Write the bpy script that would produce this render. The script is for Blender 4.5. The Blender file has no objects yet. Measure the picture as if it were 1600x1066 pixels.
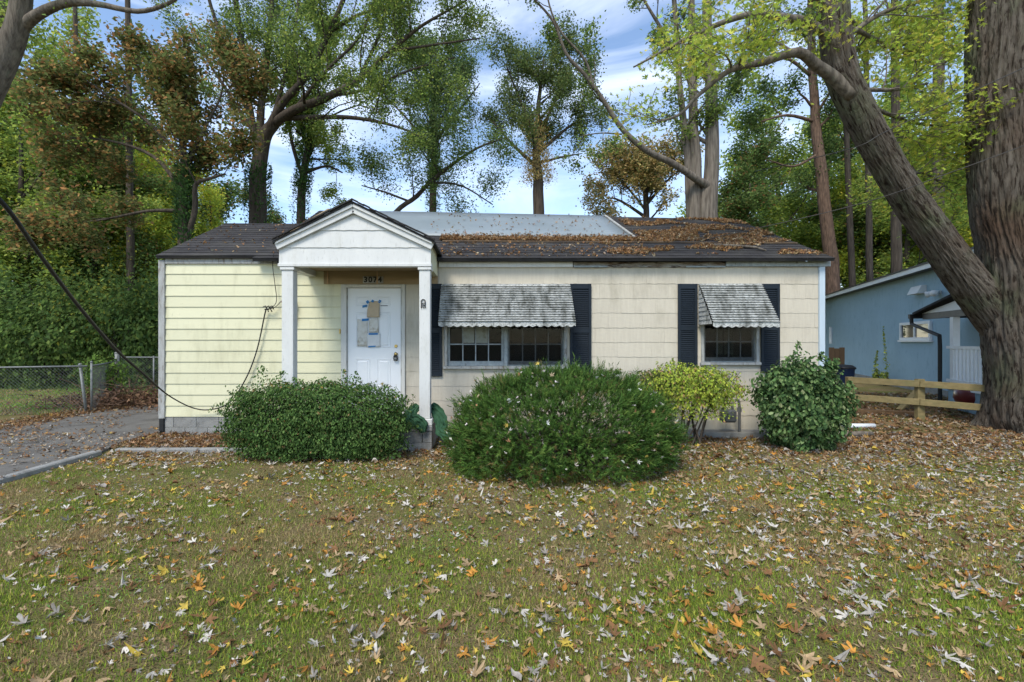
import bpy, math, random
import numpy as np
from mathutils import Vector, Matrix, noise

random.seed(7)
RNG = np.random.default_rng(11)
scene = bpy.context.scene

# ------------------------------------------------------------------ camera
F, CX, CY, H = 720.0, 760.0, 533.0, 1.67      # focal length and principal point in photo pixels, eye height
cam_data = bpy.data.cameras.new('camera')
cam_data.sensor_width = 36.0
cam_data.lens = F / 1600 * 36.0
cam_data.shift_x = (800 - CX) / 1600
cam_data.clip_end = 2000
cam_data.clip_start = 0.05
cam = bpy.data.objects.new('camera', cam_data)
cam.location = (0, 0, H)
cam.rotation_euler = (math.radians(90), 0, 0)
scene.collection.objects.link(cam)
scene.camera = cam

# ------------------------------------------------------------------ sky
SUN_EL, SUN_AZ = math.radians(52), math.radians(205)   # azimuth clockwise from +Y: behind the camera, a little left
world = bpy.data.worlds.new('World')
scene.world = world
world.use_nodes = True
nt = world.node_tree
nt.nodes.clear()
out = nt.nodes.new('ShaderNodeOutputWorld')
bg = nt.nodes.new('ShaderNodeBackground')
sky = nt.nodes.new('ShaderNodeTexSky')
sky.sky_type = 'NISHITA'
sky.sun_disc = False
sky.sun_elevation = SUN_EL
sky.sun_rotation = SUN_AZ
sky.air_density = 1.0
sky.dust_density = 0.1
tc = nt.nodes.new('ShaderNodeTexCoord')
mp = nt.nodes.new('ShaderNodeMapping')
mp.inputs['Scale'].default_value = (1.0, 1.0, 3.6)
mp.inputs['Rotation'].default_value = (0.10, 0.16, 0.4)
cn = nt.nodes.new('ShaderNodeTexNoise')
cn.inputs['Scale'].default_value = 2.3
cn.inputs['Detail'].default_value = 7
cn.inputs['Roughness'].default_value = 0.55
cn.inputs['Distortion'].default_value = 0.5
cr = nt.nodes.new('ShaderNodeValToRGB')
cr.color_ramp.elements[0].position = 0.45
cr.color_ramp.elements[1].position = 0.78
cr.color_ramp.elements[1].color = (0.85, 0.85, 0.85, 1)
cm = nt.nodes.new('ShaderNodeMix')
cm.data_type = 'RGBA'
cm.inputs[7].default_value = (5.6, 6.1, 7.2, 1)        # cloud radiance, same scale as the physical sky
nt.links.new(tc.outputs['Generated'], mp.inputs['Vector'])
nt.links.new(mp.outputs['Vector'], cn.inputs['Vector'])
nt.links.new(cn.outputs['Fac'], cr.inputs['Fac'])
nt.links.new(cr.outputs['Color'], cm.inputs[0])
nt.links.new(sky.outputs['Color'], cm.inputs[6])
nt.links.new(cm.outputs[2], bg.inputs['Color'])
bg.inputs['Strength'].default_value = 0.105
nt.links.new(bg.outputs['Background'], out.inputs['Surface'])

# ------------------------------------------------------------------ sun
sd = bpy.data.lights.new('sun', 'SUN')
sd.energy = 1.5
sd.angle = math.radians(20)
sd.color = (1.0, 0.93, 0.81)
sun = bpy.data.objects.new('sun', sd)
sdir = Vector((math.sin(SUN_AZ) * math.cos(SUN_EL), math.cos(SUN_AZ) * math.cos(SUN_EL), math.sin(SUN_EL)))
sun.rotation_euler = sdir.to_track_quat('Z', 'Y').to_euler()
sun.location = (-6, -12, 14)
scene.collection.objects.link(sun)

scene.view_settings.view_transform = 'Standard'
scene.view_settings.look = 'None'
scene.view_settings.gamma = 1
scene.view_settings.use_curve_mapping = False
scene.view_settings.exposure = 1.38
scene.cycles.max_bounces = 5
scene.cycles.diffuse_bounces = 2
scene.cycles.transparent_max_bounces = 8

# ------------------------------------------------------------------ helpers
COL = scene.collection


def W(px, py, Y):
    return Vector(((px - CX) / F * Y, Y, H - (py - CY) / F * Y))


YW = 8.18


def xw(px):
    return (px - CX) / F * YW


def zw(py):
    return H - (py - CY) / F * YW


def root_loc(o):
    v = Vector((0, 0, 0))
    while o is not None:
        v += o.location
        o = o.parent
    return v


def tag(o, label=None, cat=None, group=None, kind=None):
    if label: o['label'] = label
    if cat: o['category'] = cat
    if group: o['group'] = group
    if kind: o['kind'] = kind
    return o


def empty(name, loc, label=None, cat=None, group=None):
    o = bpy.data.objects.new(name, None)
    o.location = loc
    o.empty_display_size = 0.2
    COL.objects.link(o)
    return tag(o, label, cat, group)


def add_bevel(o, w, seg=1):
    m = o.modifiers.new('bevel', 'BEVEL')
    m.width = w
    m.segments = seg
    m.limit_method = 'ANGLE'
    m.angle_limit = math.radians(40)
    return o


class MB:
    def __init__(self):
        self.v, self.f = [], []

    def add(self, vs, fs):
        b = len(self.v)
        self.v += [tuple(p) for p in vs]
        self.f += [tuple(b + i for i in f) for f in fs]
        return self

    def box(self, x0, x1, y0, y1, z0, z1):
        vs = [(x0, y0, z0), (x1, y0, z0), (x1, y1, z0), (x0, y1, z0),
              (x0, y0, z1), (x1, y0, z1), (x1, y1, z1), (x0, y1, z1)]
        return self.add(vs, [(0, 3, 2, 1), (4, 5, 6, 7), (0, 1, 5, 4), (1, 2, 6, 5), (2, 3, 7, 6), (3, 0, 4, 7)])

    def obox(self, p0, p1, w, h, up=(0, 0, 1)):
        """box beam from p0 to p1 with width w (sideways) and height h (up)"""
        p0, p1 = Vector(p0), Vector(p1)
        t = (p1 - p0).normalized()
        s = t.cross(Vector(up)).normalized()
        u = s.cross(t).normalized()
        vs = []
        for p in (p0, p1):
            for a, b in ((-1, -1), (1, -1), (1, 1), (-1, 1)):
                vs.append(p + s * (a * w / 2) + u * (b * h / 2))
        return self.add(vs, [(0, 3, 2, 1), (4, 5, 6, 7), (0, 1, 5, 4), (1, 2, 6, 5), (2, 3, 7, 6), (3, 0, 4, 7)])

    def prism(self, poly, axis, a0, a1):
        """extrude a polygon; axis 'x': poly in (y,z); 'y': poly in (x,z); 'z': poly in (x,y)"""
        n = len(poly)

        def mk(p, a):
            if axis == 'x': return (a, p[0], p[1])
            if axis == 'y': return (p[0], a, p[1])
            return (p[0], p[1], a)
        vs = [mk(p, a0) for p in poly] + [mk(p, a1) for p in poly]
        fs = [tuple(range(n)), tuple(range(2 * n - 1, n - 1, -1))]
        fs += [(i, i + n, (i + 1) % n + n, (i + 1) % n) for i in range(n)]
        return self.add(vs, fs)

    def tube(self, pts, rads, seg=8, cap=True):
        pts = [Vector(p) for p in pts]
        if not hasattr(rads, '__len__'): rads = [rads] * len(pts)
        n = len(pts)
        t = (pts[1] - pts[0]).normalized()
        ref = Vector((0, 0, 1)) if abs(t.z) < 0.9 else Vector((1, 0, 0))
        u = t.cross(ref).normalized()
        b = len(self.v)
        for i, p in enumerate(pts):
            if 0 < i < n - 1: t = (pts[i + 1] - pts[i - 1]).normalized()
            elif i == n - 1: t = (pts[i] - pts[i - 1]).normalized()
            u = (u - t * u.dot(t)).normalized()
            w = t.cross(u)
            for k in range(seg):
                a = 2 * math.pi * k / seg
                q = p + (u * math.cos(a) + w * math.sin(a)) * rads[i]
                self.v.append((q.x, q.y, q.z))
        for i in range(n - 1):
            for k in range(seg):
                k2 = (k + 1) % seg
                self.f.append((b + i * seg + k, b + i * seg + k2, b + (i + 1) * seg + k2, b + (i + 1) * seg + k))
        if cap:
            self.f.append(tuple(b + k for k in range(seg - 1, -1, -1)))
            self.f.append(tuple(b + (n - 1) * seg + k for k in range(seg)))
        return self

    def lathe(self, c, prof, seg=16):
        """profile [(r, z)] about the vertical through c"""
        b = len(self.v)
        for r, z in prof:
            for k in range(seg):
                a = 2 * math.pi * k / seg
                self.v.append((c[0] + r * math.cos(a), c[1] + r * math.sin(a), c[2] + z))
        for i in range(len(prof) - 1):
            for k in range(seg):
                k2 = (k + 1) % seg
                self.f.append((b + i * seg + k, b + i * seg + k2, b + (i + 1) * seg + k2, b + (i + 1) * seg + k))
        self.f.append(tuple(b + k for k in range(seg - 1, -1, -1)))
        self.f.append(tuple(b + (len(prof) - 1) * seg + k for k in range(seg)))
        return self

    def build(self, name, mat, parent=None, smooth=False, bevel=0, recalc=True):
        off = root_loc(parent)
        me = bpy.data.meshes.new(name)
        me.from_pydata([(x - off.x, y - off.y, z - off.z) for x, y, z in self.v], [], self.f)
        if recalc:
            import bmesh
            bm = bmesh.new(); bm.from_mesh(me)
            bmesh.ops.recalc_face_normals(bm, faces=bm.faces)
            bm.to_mesh(me); bm.free()
        me.materials.append(mat)
        if smooth:
            me.polygons.foreach_set('use_smooth', [True] * len(me.polygons))
        me.update()
        o = bpy.data.objects.new(name, me)
        COL.objects.link(o)
        o.parent = parent
        if bevel: add_bevel(o, bevel)
        return o


def np_mesh(name, verts, faces, mat, parent=None, colors=None, smooth=False):
    """verts (N,3), faces (M,k) equal-sized polygons, colors (N,3) point colours"""
    off = np.array(root_loc(parent))
    verts = np.asarray(verts, dtype=np.float32) - off.astype(np.float32)
    faces = np.asarray(faces, dtype=np.int32)
    me = bpy.data.meshes.new(name)
    me.vertices.add(len(verts))
    me.vertices.foreach_set('co', verts.ravel())
    k = faces.shape[1]
    me.loops.add(faces.size)
    me.loops.foreach_set('vertex_index', faces.ravel())
    me.polygons.add(len(faces))
    me.polygons.foreach_set('loop_start', np.arange(0, faces.size, k, dtype=np.int32))
    if smooth:
        me.polygons.foreach_set('use_smooth', np.ones(len(faces), dtype=bool))
    me.update(calc_edges=True)
    if colors is not None:
        ca = me.color_attributes.new('Col', 'FLOAT_COLOR', 'POINT')
        c4 = np.ones((len(verts), 4), dtype=np.float32)
        c4[:, :3] = colors
        ca.data.foreach_set('color', c4.ravel())
    me.materials.append(mat)
    o = bpy.data.objects.new(name, me)
    COL.objects.link(o)
    o.parent = parent
    return o


# ------------------------------------------------------------------ materials
def nd(t, kind, **kw):
    n = t.nodes.new(kind)
    for k, v in kw.items():
        setattr(n, k, v)
    return n


def ramp(t, fac, p0, p1):
    r = nd(t, 'ShaderNodeMapRange')
    r.inputs['From Min'].default_value = p0
    r.inputs['From Max'].default_value = p1
    t.links.new(fac, r.inputs['Value'])
    return r.outputs['Result']


def mixc(t, fac, a, b):
    m = nd(t, 'ShaderNodeMix', data_type='RGBA')
    for sock, v in ((m.inputs[0], fac), (m.inputs[6], a), (m.inputs[7], b)):
        if isinstance(v, (int, float)): sock.default_value = v
        elif isinstance(v, tuple): sock.default_value = (*v, 1) if len(v) == 3 else v
        else: t.links.new(v, sock)
    return m.outputs[2]


def tex(t, pos, scale, stretch=(1, 1, 1), detail=4, rough=0.55):
    m = nd(t, 'ShaderNodeMapping')
    m.inputs['Scale'].default_value = stretch
    t.links.new(pos, m.inputs['Vector'])
    n = nd(t, 'ShaderNodeTexNoise')
    n.inputs['Scale'].default_value = scale
    n.inputs['Detail'].default_value = detail
    n.inputs['Roughness'].default_value = rough
    t.links.new(m.outputs['Vector'], n.inputs['Vector'])
    return n.outputs['Fac']


def mat(name, c1, c2=None, scale=6, stretch=(1, 1, 1), rough=0.7, spec=0.3, metal=0.0, layers=(), bump=0.0, bscale=60,
        bstretch=(1, 1, 1), vary=0.0):
    """layers: (colour, scale, stretch, lo, hi): stains laid over the base where noise passes lo..hi"""
    m = bpy.data.materials.new(name)
    m.use_nodes = True
    t = m.node_tree
    t.nodes.clear()
    o = nd(t, 'ShaderNodeOutputMaterial')
    p = nd(t, 'ShaderNodeBsdfPrincipled')
    p.inputs['Roughness'].default_value = rough
    p.inputs['Specular IOR Level'].default_value = spec
    p.inputs['Metallic'].default_value = metal
    pos = nd(t, 'ShaderNodeNewGeometry').outputs['Position']
    col = c1
    if c2:
        col = mixc(t, ramp(t, tex(t, pos, scale, stretch), 0.3, 0.7), c1, c2)
    for c, s, st, lo, hi in layers:
        col = mixc(t, ramp(t, tex(t, pos, s, st, 6, 0.65), lo, hi), col, c)
    if vary:
        r = nd(t, 'ShaderNodeObjectInfo').outputs['Random']
        mr = nd(t, 'ShaderNodeMapRange')
        mr.inputs['To Min'].default_value = 1 - vary
        mr.inputs['To Max'].default_value = 1 + vary * 0.4
        t.links.new(r, mr.inputs['Value'])
        hs = nd(t, 'ShaderNodeHueSaturation')
        t.links.new(mr.outputs['Result'], hs.inputs['Value'])
        if isinstance(col, tuple): hs.inputs['Color'].default_value = (*col, 1)
        else: t.links.new(col, hs.inputs['Color'])
        col = hs.outputs['Color']
    if isinstance(col, tuple): p.inputs['Base Color'].default_value = (*col, 1)
    else: t.links.new(col, p.inputs['Base Color'])
    if bump:
        b = nd(t, 'ShaderNodeBump')
        b.inputs['Strength'].default_value = bump
        b.inputs['Distance'].default_value = 0.02
        t.links.new(tex(t, pos, bscale, bstretch, 5), b.inputs['Height'])
        t.links.new(b.outputs['Normal'], p.inputs['Normal'])
    t.links.new(p.outputs['BSDF'], o.inputs['Surface'])
    return m


def leaf_mat(name, translucent=0.35, rough=0.6, spec=0.2, objcol=False, vein=0.0):
    m = bpy.data.materials.new(name)
    m.use_nodes = True
    t = m.node_tree
    t.nodes.clear()
    o = nd(t, 'ShaderNodeOutputMaterial')
    p = nd(t, 'ShaderNodeBsdfPrincipled')
    p.inputs['Roughness'].default_value = rough
    p.inputs['Specular IOR Level'].default_value = spec
    if objcol:
        c = nd(t, 'ShaderNodeObjectInfo').outputs['Color']
    else:
        c = nd(t, 'ShaderNodeAttribute', attribute_name='Col').outputs['Color']
    if vein:
        pos = nd(t, 'ShaderNodeNewGeometry').outputs['Position']
        c = mixc(t, ramp(t, tex(t, pos, 45, (1, 1, 1), 3), 0.35, 0.75), c, (0.09, 0.055, 0.03))
        mm = c.node
        mul = nd(t, 'ShaderNodeMath', operation='MULTIPLY')
        src = mm.inputs[0].links[0].from_socket
        t.links.new(src, mul.inputs[0]); mul.inputs[1].default_value = vein
        t.links.new(mul.outputs[0], mm.inputs[0])
    t.links.new(c, p.inputs['Base Color'])
    if translucent:
        tr = nd(t, 'ShaderNodeBsdfTranslucent')
        t.links.new(c, tr.inputs['Color'])
        mx = nd(t, 'ShaderNodeMixShader')
        mx.inputs[0].default_value = translucent
        t.links.new(p.outputs['BSDF'], mx.inputs[1])
        t.links.new(tr.outputs['BSDF'], mx.inputs[2])
        t.links.new(mx.outputs[0], o.inputs['Surface'])
    else:
        t.links.new(p.outputs['BSDF'], o.inputs['Surface'])
    return m


def glass_mat(name, tint=(0.85, 0.9, 0.9), dark=0.25):
    m = bpy.data.materials.new(name)
    m.use_nodes = True
    t = m.node_tree
    t.nodes.clear()
    o = nd(t, 'ShaderNodeOutputMaterial')
    tr = nd(t, 'ShaderNodeBsdfTransparent'); tr.inputs['Color'].default_value = (*tint, 1)
    gl = nd(t, 'ShaderNodeBsdfGlossy'); gl.inputs['Roughness'].default_value = 0.04
    df = nd(t, 'ShaderNodeBsdfDiffuse'); df.inputs['Color'].default_value = (0.03, 0.028, 0.026, 1)
    fr = nd(t, 'ShaderNodeFresnel'); fr.inputs['IOR'].default_value = 1.17
    m1 = nd(t, 'ShaderNodeMixShader'); m1.inputs[0].default_value = dark
    t.links.new(tr.outputs[0], m1.inputs[1]); t.links.new(df.outputs[0], m1.inputs[2])
    m2 = nd(t, 'ShaderNodeMixShader')
    t.links.new(fr.outputs[0], m2.inputs[0]); t.links.new(m1.outputs[0], m2.inputs[1]); t.links.new(gl.outputs[0], m2.inputs[2])
    t.links.new(m2.outputs[0], o.inputs['Surface'])
    return m


M = {}
M['yellow'] = mat('yellow_siding', (0.65, 0.625, 0.425), (0.62, 0.60, 0.41), 2.5, (1, 1, 3), 0.5, 0.35,
                  layers=(((0.42, 0.40, 0.25), 2.2, (1.8, 1, 0.45), 0.50, 0.85), ((0.30, 0.29, 0.20), 30, (1, 1, 0.35), 0.64, 0.78)), vary=0.06)
M['beige'] = mat('beige_shingle', (0.56, 0.51, 0.41), (0.51, 0.46, 0.37), 5, (6, 1, 0.7), 0.75, 0.2,
                 layers=(((0.328, 0.295, 0.221), 2.0, (1.5, 1, 0.6), 0.52, 0.9), ((0.558, 0.508, 0.418), 40, (8, 1, 0.4), 0.55, 0.8),
                         ((0.361, 0.221, 0.107), 3.1, (3, 1, 0.7), 0.70, 0.9)),
                 bump=0.25, bscale=22, bstretch=(5, 1, 0.3), vary=0.05)
M['white'] = mat('weathered_white_paint', (0.62, 0.62, 0.595), (0.57, 0.572, 0.55), 8, (1, 1, 0.3), 0.55, 0.3,
                 layers=(((0.30, 0.295, 0.265), 14, (3, 3, 0.6), 0.58, 0.82), ((0.45, 0.44, 0.39), 3, (2, 2, 0.8), 0.55, 0.85)), bump=0.12, bscale=50, bstretch=(3, 3, 0.5))
M['door'] = mat('white_door_paint', (0.74, 0.76, 0.77), (0.71, 0.73, 0.74), 3, rough=0.35, spec=0.45,
                layers=(((0.369, 0.353, 0.312), 9, (1, 1, 1), 0.70, 0.86),))
M['frame'] = mat('door_frame_paint', (0.590, 0.582, 0.541), (0.508, 0.500, 0.459), 9, (3, 3, 0.4), 0.6, 0.3,
                 layers=(((0.246, 0.230, 0.197), 12, (4, 4, 0.5), 0.60, 0.78),))
M['oldwood'] = mat('peeling_grey_wood', (0.426, 0.435, 0.418), (0.295, 0.295, 0.279), 12, (1, 1, 0.3), 0.85, 0.15,
                   layers=(((0.164, 0.131, 0.098), 18, (1.2, 1.2, 0.35), 0.52, 0.70),), bump=0.5, bscale=40, bstretch=(4, 4, 0.6))
M['rotwood'] = mat('rotten_fascia_wood', (0.40, 0.40, 0.37), (0.17, 0.12, 0.08), 7, (0.5, 2, 2), 0.95, 0.1,
                   layers=(((0.06, 0.04, 0.03), 9, (0.6, 2, 3), 0.50, 0.62),), bump=0.9, bscale=30, bstretch=(0.5, 3, 4))
M['sashwood'] = mat('weathered_sash', (0.361, 0.402, 0.410), (0.246, 0.271, 0.279), 14, (1, 1, 1), 0.8, 0.2,
                    layers=(((0.098, 0.082, 0.066), 20, (1, 1, 0.6), 0.58, 0.74),))
M['tan'] = mat('tan_plywood', (0.344, 0.262, 0.156), (0.295, 0.221, 0.131), 6, (0.6, 1, 3), 0.8, 0.2)
M['shutter'] = mat('navy_vinyl', (0.012, 0.018, 0.026), (0.016, 0.023, 0.032), 4, rough=0.55, spec=0.2)
M['awning'] = mat('weathered_aluminium', (0.56, 0.57, 0.55), (0.42, 0.43, 0.41), 5, (1, 1, 1), 0.6, 0.3,
                  layers=(((0.13, 0.135, 0.12), 4, (2.2, 1, 0.6), 0.46, 0.68), ((0.045, 0.048, 0.04), 45, (0.5, 1, 2), 0.50, 0.62)))
M['shingle'] = mat('asphalt_shingle', (0.060, 0.057, 0.056), (0.038, 0.036, 0.037), 4, (1, 1, 1), 0.95, 0.15,
                   layers=(((0.11, 0.10, 0.095), 70, (1, 1, 1), 0.58, 0.75), ((0.085, 0.08, 0.07), 1.4, (1, 1, 1), 0.5, 0.8)),
                   bump=0.6, bscale=120, vary=0.25)
M['sheet'] = mat('grey_roof_sheet', (0.23, 0.265, 0.28), (0.19, 0.225, 0.24), 1.2, (1, 1, 1), 0.42, 0.4,
                 layers=(((0.22, 0.25, 0.26), 3, (0.5, 2, 2), 0.55, 0.85),), bump=0.05, bscale=3)
M['concrete'] = mat('concrete', (0.303, 0.303, 0.287), (0.238, 0.234, 0.221), 5, rough=0.9, spec=0.15,
                    layers=(((0.139, 0.135, 0.123), 7, (1, 1, 1), 0.52, 0.75),), bump=0.35, bscale=70, vary=0.12)
M['asphalt'] = mat('driveway_asphalt', (0.165, 0.157, 0.142), (0.115, 0.11, 0.10), 2, rough=0.95, spec=0.1,
                   layers=(((0.22, 0.205, 0.18), 90, (1, 1, 1), 0.55, 0.7), ((0.07, 0.065, 0.058), 1.6, (1, 1, 1), 0.52, 0.72)),
                   bump=0.5, bscale=110)
M['black'] = mat('black_plastic', (0.015, 0.015, 0.016), (0.022, 0.022, 0.022), 8, rough=0.5)
M['darkmetal'] = mat('dark_metal', (0.03, 0.028, 0.026), (0.05, 0.045, 0.04), 10, rough=0.5, spec=0.4)
M['brass'] = mat('brass', (0.55, 0.40, 0.14), (0.40, 0.29, 0.11), 30, rough=0.35, metal=0.9)
M['galv'] = mat('galvanised_steel', (0.24, 0.25, 0.245), (0.16, 0.17, 0.165), 15, rough=0.65, metal=0.4)
M['metergrey'] = mat('meter_grey', (0.13, 0.135, 0.135), (0.10, 0.105, 0.105), 12, rough=0.6)
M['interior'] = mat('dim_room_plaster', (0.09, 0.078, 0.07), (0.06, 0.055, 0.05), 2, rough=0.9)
M['paper'] = mat('paper', (0.656, 0.656, 0.640), (0.607, 0.607, 0.590), 12, rough=0.8,
                 layers=(((0.410, 0.410, 0.410), 60, (0.4, 1, 5), 0.60, 0.72),))
M['oldpaper'] = mat('stained_paper', (0.623, 0.615, 0.574), (0.541, 0.517, 0.451), 14, rough=0.85,
                    layers=(((0.328, 0.279, 0.197), 11, (1, 1, 1), 0.52, 0.72),))
M['cardboard'] = mat('cardboard', (0.50, 0.40, 0.27), (0.44, 0.35, 0.24), 14, rough=0.85)
M['tape'] = mat('blue_tape', (0.03, 0.20, 0.46), (0.03, 0.16, 0.38), 20, rough=0.6)
M['tarp'] = mat('green_cloth', (0.035, 0.10, 0.05), (0.018, 0.06, 0.03), 14, rough=0.85, bump=0.3, bscale=60)
M['bright_patch'] = mat('painted_bright_patch', (0.62, 0.62, 0.48), (0.50, 0.52, 0.38), 6, (4, 1, 0.4), 0.9)  # pale green tone stands in for light seen through the right window
M['blue'] = mat('blue_stucco', (0.32, 0.455, 0.54), (0.29, 0.415, 0.495), 1.3, (1, 1, 1), 0.9, 0.15,
                layers=(((0.20, 0.31, 0.38), 6, (1, 1, 0.5), 0.55, 0.8),), bump=0.6, bscale=40)
M['trimwhite'] = mat('white_trim', (0.72, 0.74, 0.74), (0.67, 0.69, 0.69), 8, rough=0.5)
M['treated'] = mat('treated_pine', (0.26, 0.205, 0.10), (0.18, 0.145, 0.07), 5, (0.6, 3, 3), 0.85, 0.15,
                   layers=(((0.14, 0.15, 0.07), 4, (0.6, 2, 2), 0.52, 0.8),), bump=0.3, bscale=20, bstretch=(0.4, 4, 4))
M['brownwood'] = mat('brown_board', (0.20, 0.12, 0.06), (0.15, 0.09, 0.05), 6, (4, 1, 0.5), 0.85)
M['red'] = mat('red_paint', (0.16, 0.02, 0.022), (0.12, 0.016, 0.018), 4, rough=0.3, spec=0.5)
M['bluebin'] = mat('blue_bin', (0.02, 0.04, 0.10), (0.02, 0.035, 0.08), 4, rough=0.45)
M['pvc'] = mat('white_pvc', (0.72, 0.74, 0.75), (0.64, 0.66, 0.66), 9, rough=0.5)
M['bark'] = mat('grey_bark', (0.21, 0.18, 0.145), (0.075, 0.062, 0.05), 7, (2.2, 2.2, 0.22), 0.95, 0.1,
                layers=(((0.15, 0.165, 0.12), 5, (1, 1, 0.5), 0.58, 0.75),), bump=0.9, bscale=13, bstretch=(3, 3, 0.45))
M['darkbark'] = mat('dark_bark', (0.105, 0.085, 0.067), (0.04, 0.033, 0.027), 7, (2.2, 2.2, 0.25), 0.95, 0.1,
                    layers=(((0.075, 0.085, 0.055), 4, (1, 1, 0.5), 0.58, 0.78),), bump=0.8, bscale=12, bstretch=(3, 3, 0.45))
M['pinebark'] = mat('red_brown_bark', (0.19, 0.125, 0.09), (0.065, 0.045, 0.035), 8, (2, 2, 0.35), 0.95, 0.1, bump=0.9,
                    bscale=12, bstretch=(2, 2, 0.6))
def bark_mat():
    m = bpy.data.materials.new('shaggy_maple_bark')
    m.use_nodes = True
    t = m.node_tree
    t.nodes.clear()
    o = nd(t, 'ShaderNodeOutputMaterial')
    p = nd(t, 'ShaderNodeBsdfPrincipled')
    p.inputs['Roughness'].default_value = 0.95
    p.inputs['Specular IOR Level'].default_value = 0.1
    at = nd(t, 'ShaderNodeAttribute', attribute_name='Col').outputs['Vector']       # girth x, girth y, metres along the stem
    pos = nd(t, 'ShaderNodeNewGeometry').outputs['Position']
    c = mixc(t, ramp(t, tex(t, at, 16, (1, 1, 0.2), 6, 0.65), 0.35, 0.68), (0.085, 0.069, 0.054), (0.18, 0.157, 0.13))
    c = mixc(t, ramp(t, tex(t, pos, 1.6, (1, 1, 0.7), 4), 0.50, 0.72), c, (0.12, 0.135, 0.08))
    c = mixc(t, ramp(t, tex(t, pos, 0.9, (1, 1, 1), 3), 0.52, 0.75), c, (0.115, 0.075, 0.052))
    fis = ramp(t, tex(t, at, 24, (1, 1, 0.17), 7, 0.7), 0.50, 0.60)
    c = mixc(t, fis, c, (0.034, 0.025, 0.019))
    t.links.new(c, p.inputs['Base Color'])
    b = nd(t, 'ShaderNodeBump')
    b.inputs['Strength'].default_value = 1.0
    b.inputs['Distance'].default_value = 0.05
    b.invert = True
    t.links.new(tex(t, at, 24, (1, 1, 0.17), 7, 0.7), b.inputs['Height'])
    t.links.new(b.outputs['Normal'], p.inputs['Normal'])
    t.links.new(p.outputs['BSDF'], o.inputs['Surface'])
    return m


M['maplebark'] = bark_mat()
M['leaf'] = leaf_mat('tree_leaf', 0.5, 0.7, 0.1)
M['bushleaf'] = leaf_mat('bush_leaf', 0.25, 0.75, 0.05)
M['litter'] = leaf_mat('fallen_leaf', 0.12, 0.7, 0.2, vein=0.55)
M['litterobj'] = leaf_mat('fallen_leaf_single', 0.12, 0.7, 0.2, objcol=True, vein=0.5)
M['grass'] = leaf_mat('grass_blade', 0.25, 0.6, 0.2)
M['glass'] = glass_mat('window_glass')
M['screen'] = glass_mat('insect_screen', (0.85, 0.85, 0.85), 0.2)


# ground: soil with thatch and moss patches
def ground_mat():
    m = bpy.data.materials.new('lawn_soil')
    m.use_nodes = True
    t = m.node_tree
    t.nodes.clear()
    o = nd(t, 'ShaderNodeOutputMaterial')
    p = nd(t, 'ShaderNodeBsdfPrincipled')
    p.inputs['Roughness'].default_value = 0.95
    p.inputs['Specular IOR Level'].default_value = 0.1
    pos = nd(t, 'ShaderNodeNewGeometry').outputs['Position']
    c = mixc(t, ramp(t, tex(t, pos, 25, detail=8, rough=0.7), 0.3, 0.7), (0.15, 0.105, 0.055), (0.30, 0.22, 0.115))
    c = mixc(t, ramp(t, tex(t, pos, 1.1, detail=5), 0.40, 0.62), c, (0.125, 0.135, 0.032))
    c = mixc(t, ramp(t, tex(t, pos, 90, detail=4), 0.52, 0.7), c, (0.09, 0.12, 0.03))
    c = mixc(t, ramp(t, tex(t, pos, 70, (1, 1.7, 1), detail=6), 0.50, 0.64), c, (0.045, 0.03, 0.018))
    t.links.new(c, p.inputs['Base Color'])
    b = nd(t, 'ShaderNodeBump')
    b.inputs['Strength'].default_value = 0.8
    b.inputs['Distance'].default_value = 0.03
    t.links.new(tex(t, pos, 40, detail=8, rough=0.7), b.inputs['Height'])
    t.links.new(b.outputs['Normal'], p.inputs['Normal'])
    t.links.new(p.outputs['BSDF'], o.inputs['Surface'])
    return m


M['ground'] = ground_mat()

# ------------------------------------------------------------------ ground and paving


def gz(x, y):
    return 0.03 * noise.noise(Vector((x * 0.5, y * 0.5, 1.3))) + 0.012 * noise.noise(Vector((x * 2.1, y * 2.1, 4.0)))


def make_ground():
    xs = np.concatenate([[-600, -200, -80, -40, -25], np.arange(-18, 18.01, 0.25), [25, 40, 80, 200, 600]])
    ys = np.concatenate([[-300, -60, -20, -6], np.arange(-2, 20.01, 0.25), [26, 34, 50, 90, 200, 700]])
    nx, ny = len(xs), len(ys)
    v = np.zeros((ny, nx, 3))
    for j, y in enumerate(ys):
        for i, x in enumerate(xs):
            v[j, i] = (x, y, gz(x, y))
    idx = np.arange(nx * ny).reshape(ny, nx)
    f = np.stack([idx[:-1, :-1], idx[:-1, 1:], idx[1:, 1:], idx[1:, :-1]], -1).reshape(-1, 4)
    o = np_mesh('ground', v.reshape(-1, 3), f, M['ground'], smooth=True)
    tag(o, kind='structure')


make_ground()

# driveway slab beside the house, its concrete kerb, and a concrete edging strip
d = MB()
d.prism([(-9.1, -3), (-5.78, -3), (-5.72, 6.95), (-5.86, 7.25), (-5.88, 20), (-9.0, 20)], 'z', -0.05, 0.045)
tag(d.build('driveway', M['asphalt']), kind='structure')
k = MB()
k.obox((-5.72, -3, 0.01), (-5.68, 6.75, 0.01), 0.12, 0.13)
tag(k.build('driveway_kerb', M['concrete'], bevel=0.015), kind='structure')
e = MB()
for i in range(4):
    x0 = -5.6 + i * 0.62
    e.obox((x0, 6.98 + 0.01 * i, 0.010), (x0 + 0.615, 6.985 + 0.01 * i, 0.012), 0.10, 0.07)
tag(e.build('garden_edging', M['concrete'], bevel=0.012), kind='structure')

# ------------------------------------------------------------------ house
XL, XR = -5.76, 5.93
house = empty('house', (0, YW, 0), 'single storey cream and yellow sided house with a white gabled porch', 'house')

OPEN = [(xw(694), xw(886), zw(577), 2.62), (xw(1096), xw(1182), zw(569), 2.60)]     # window openings x0,x1,z0,z1


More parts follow.
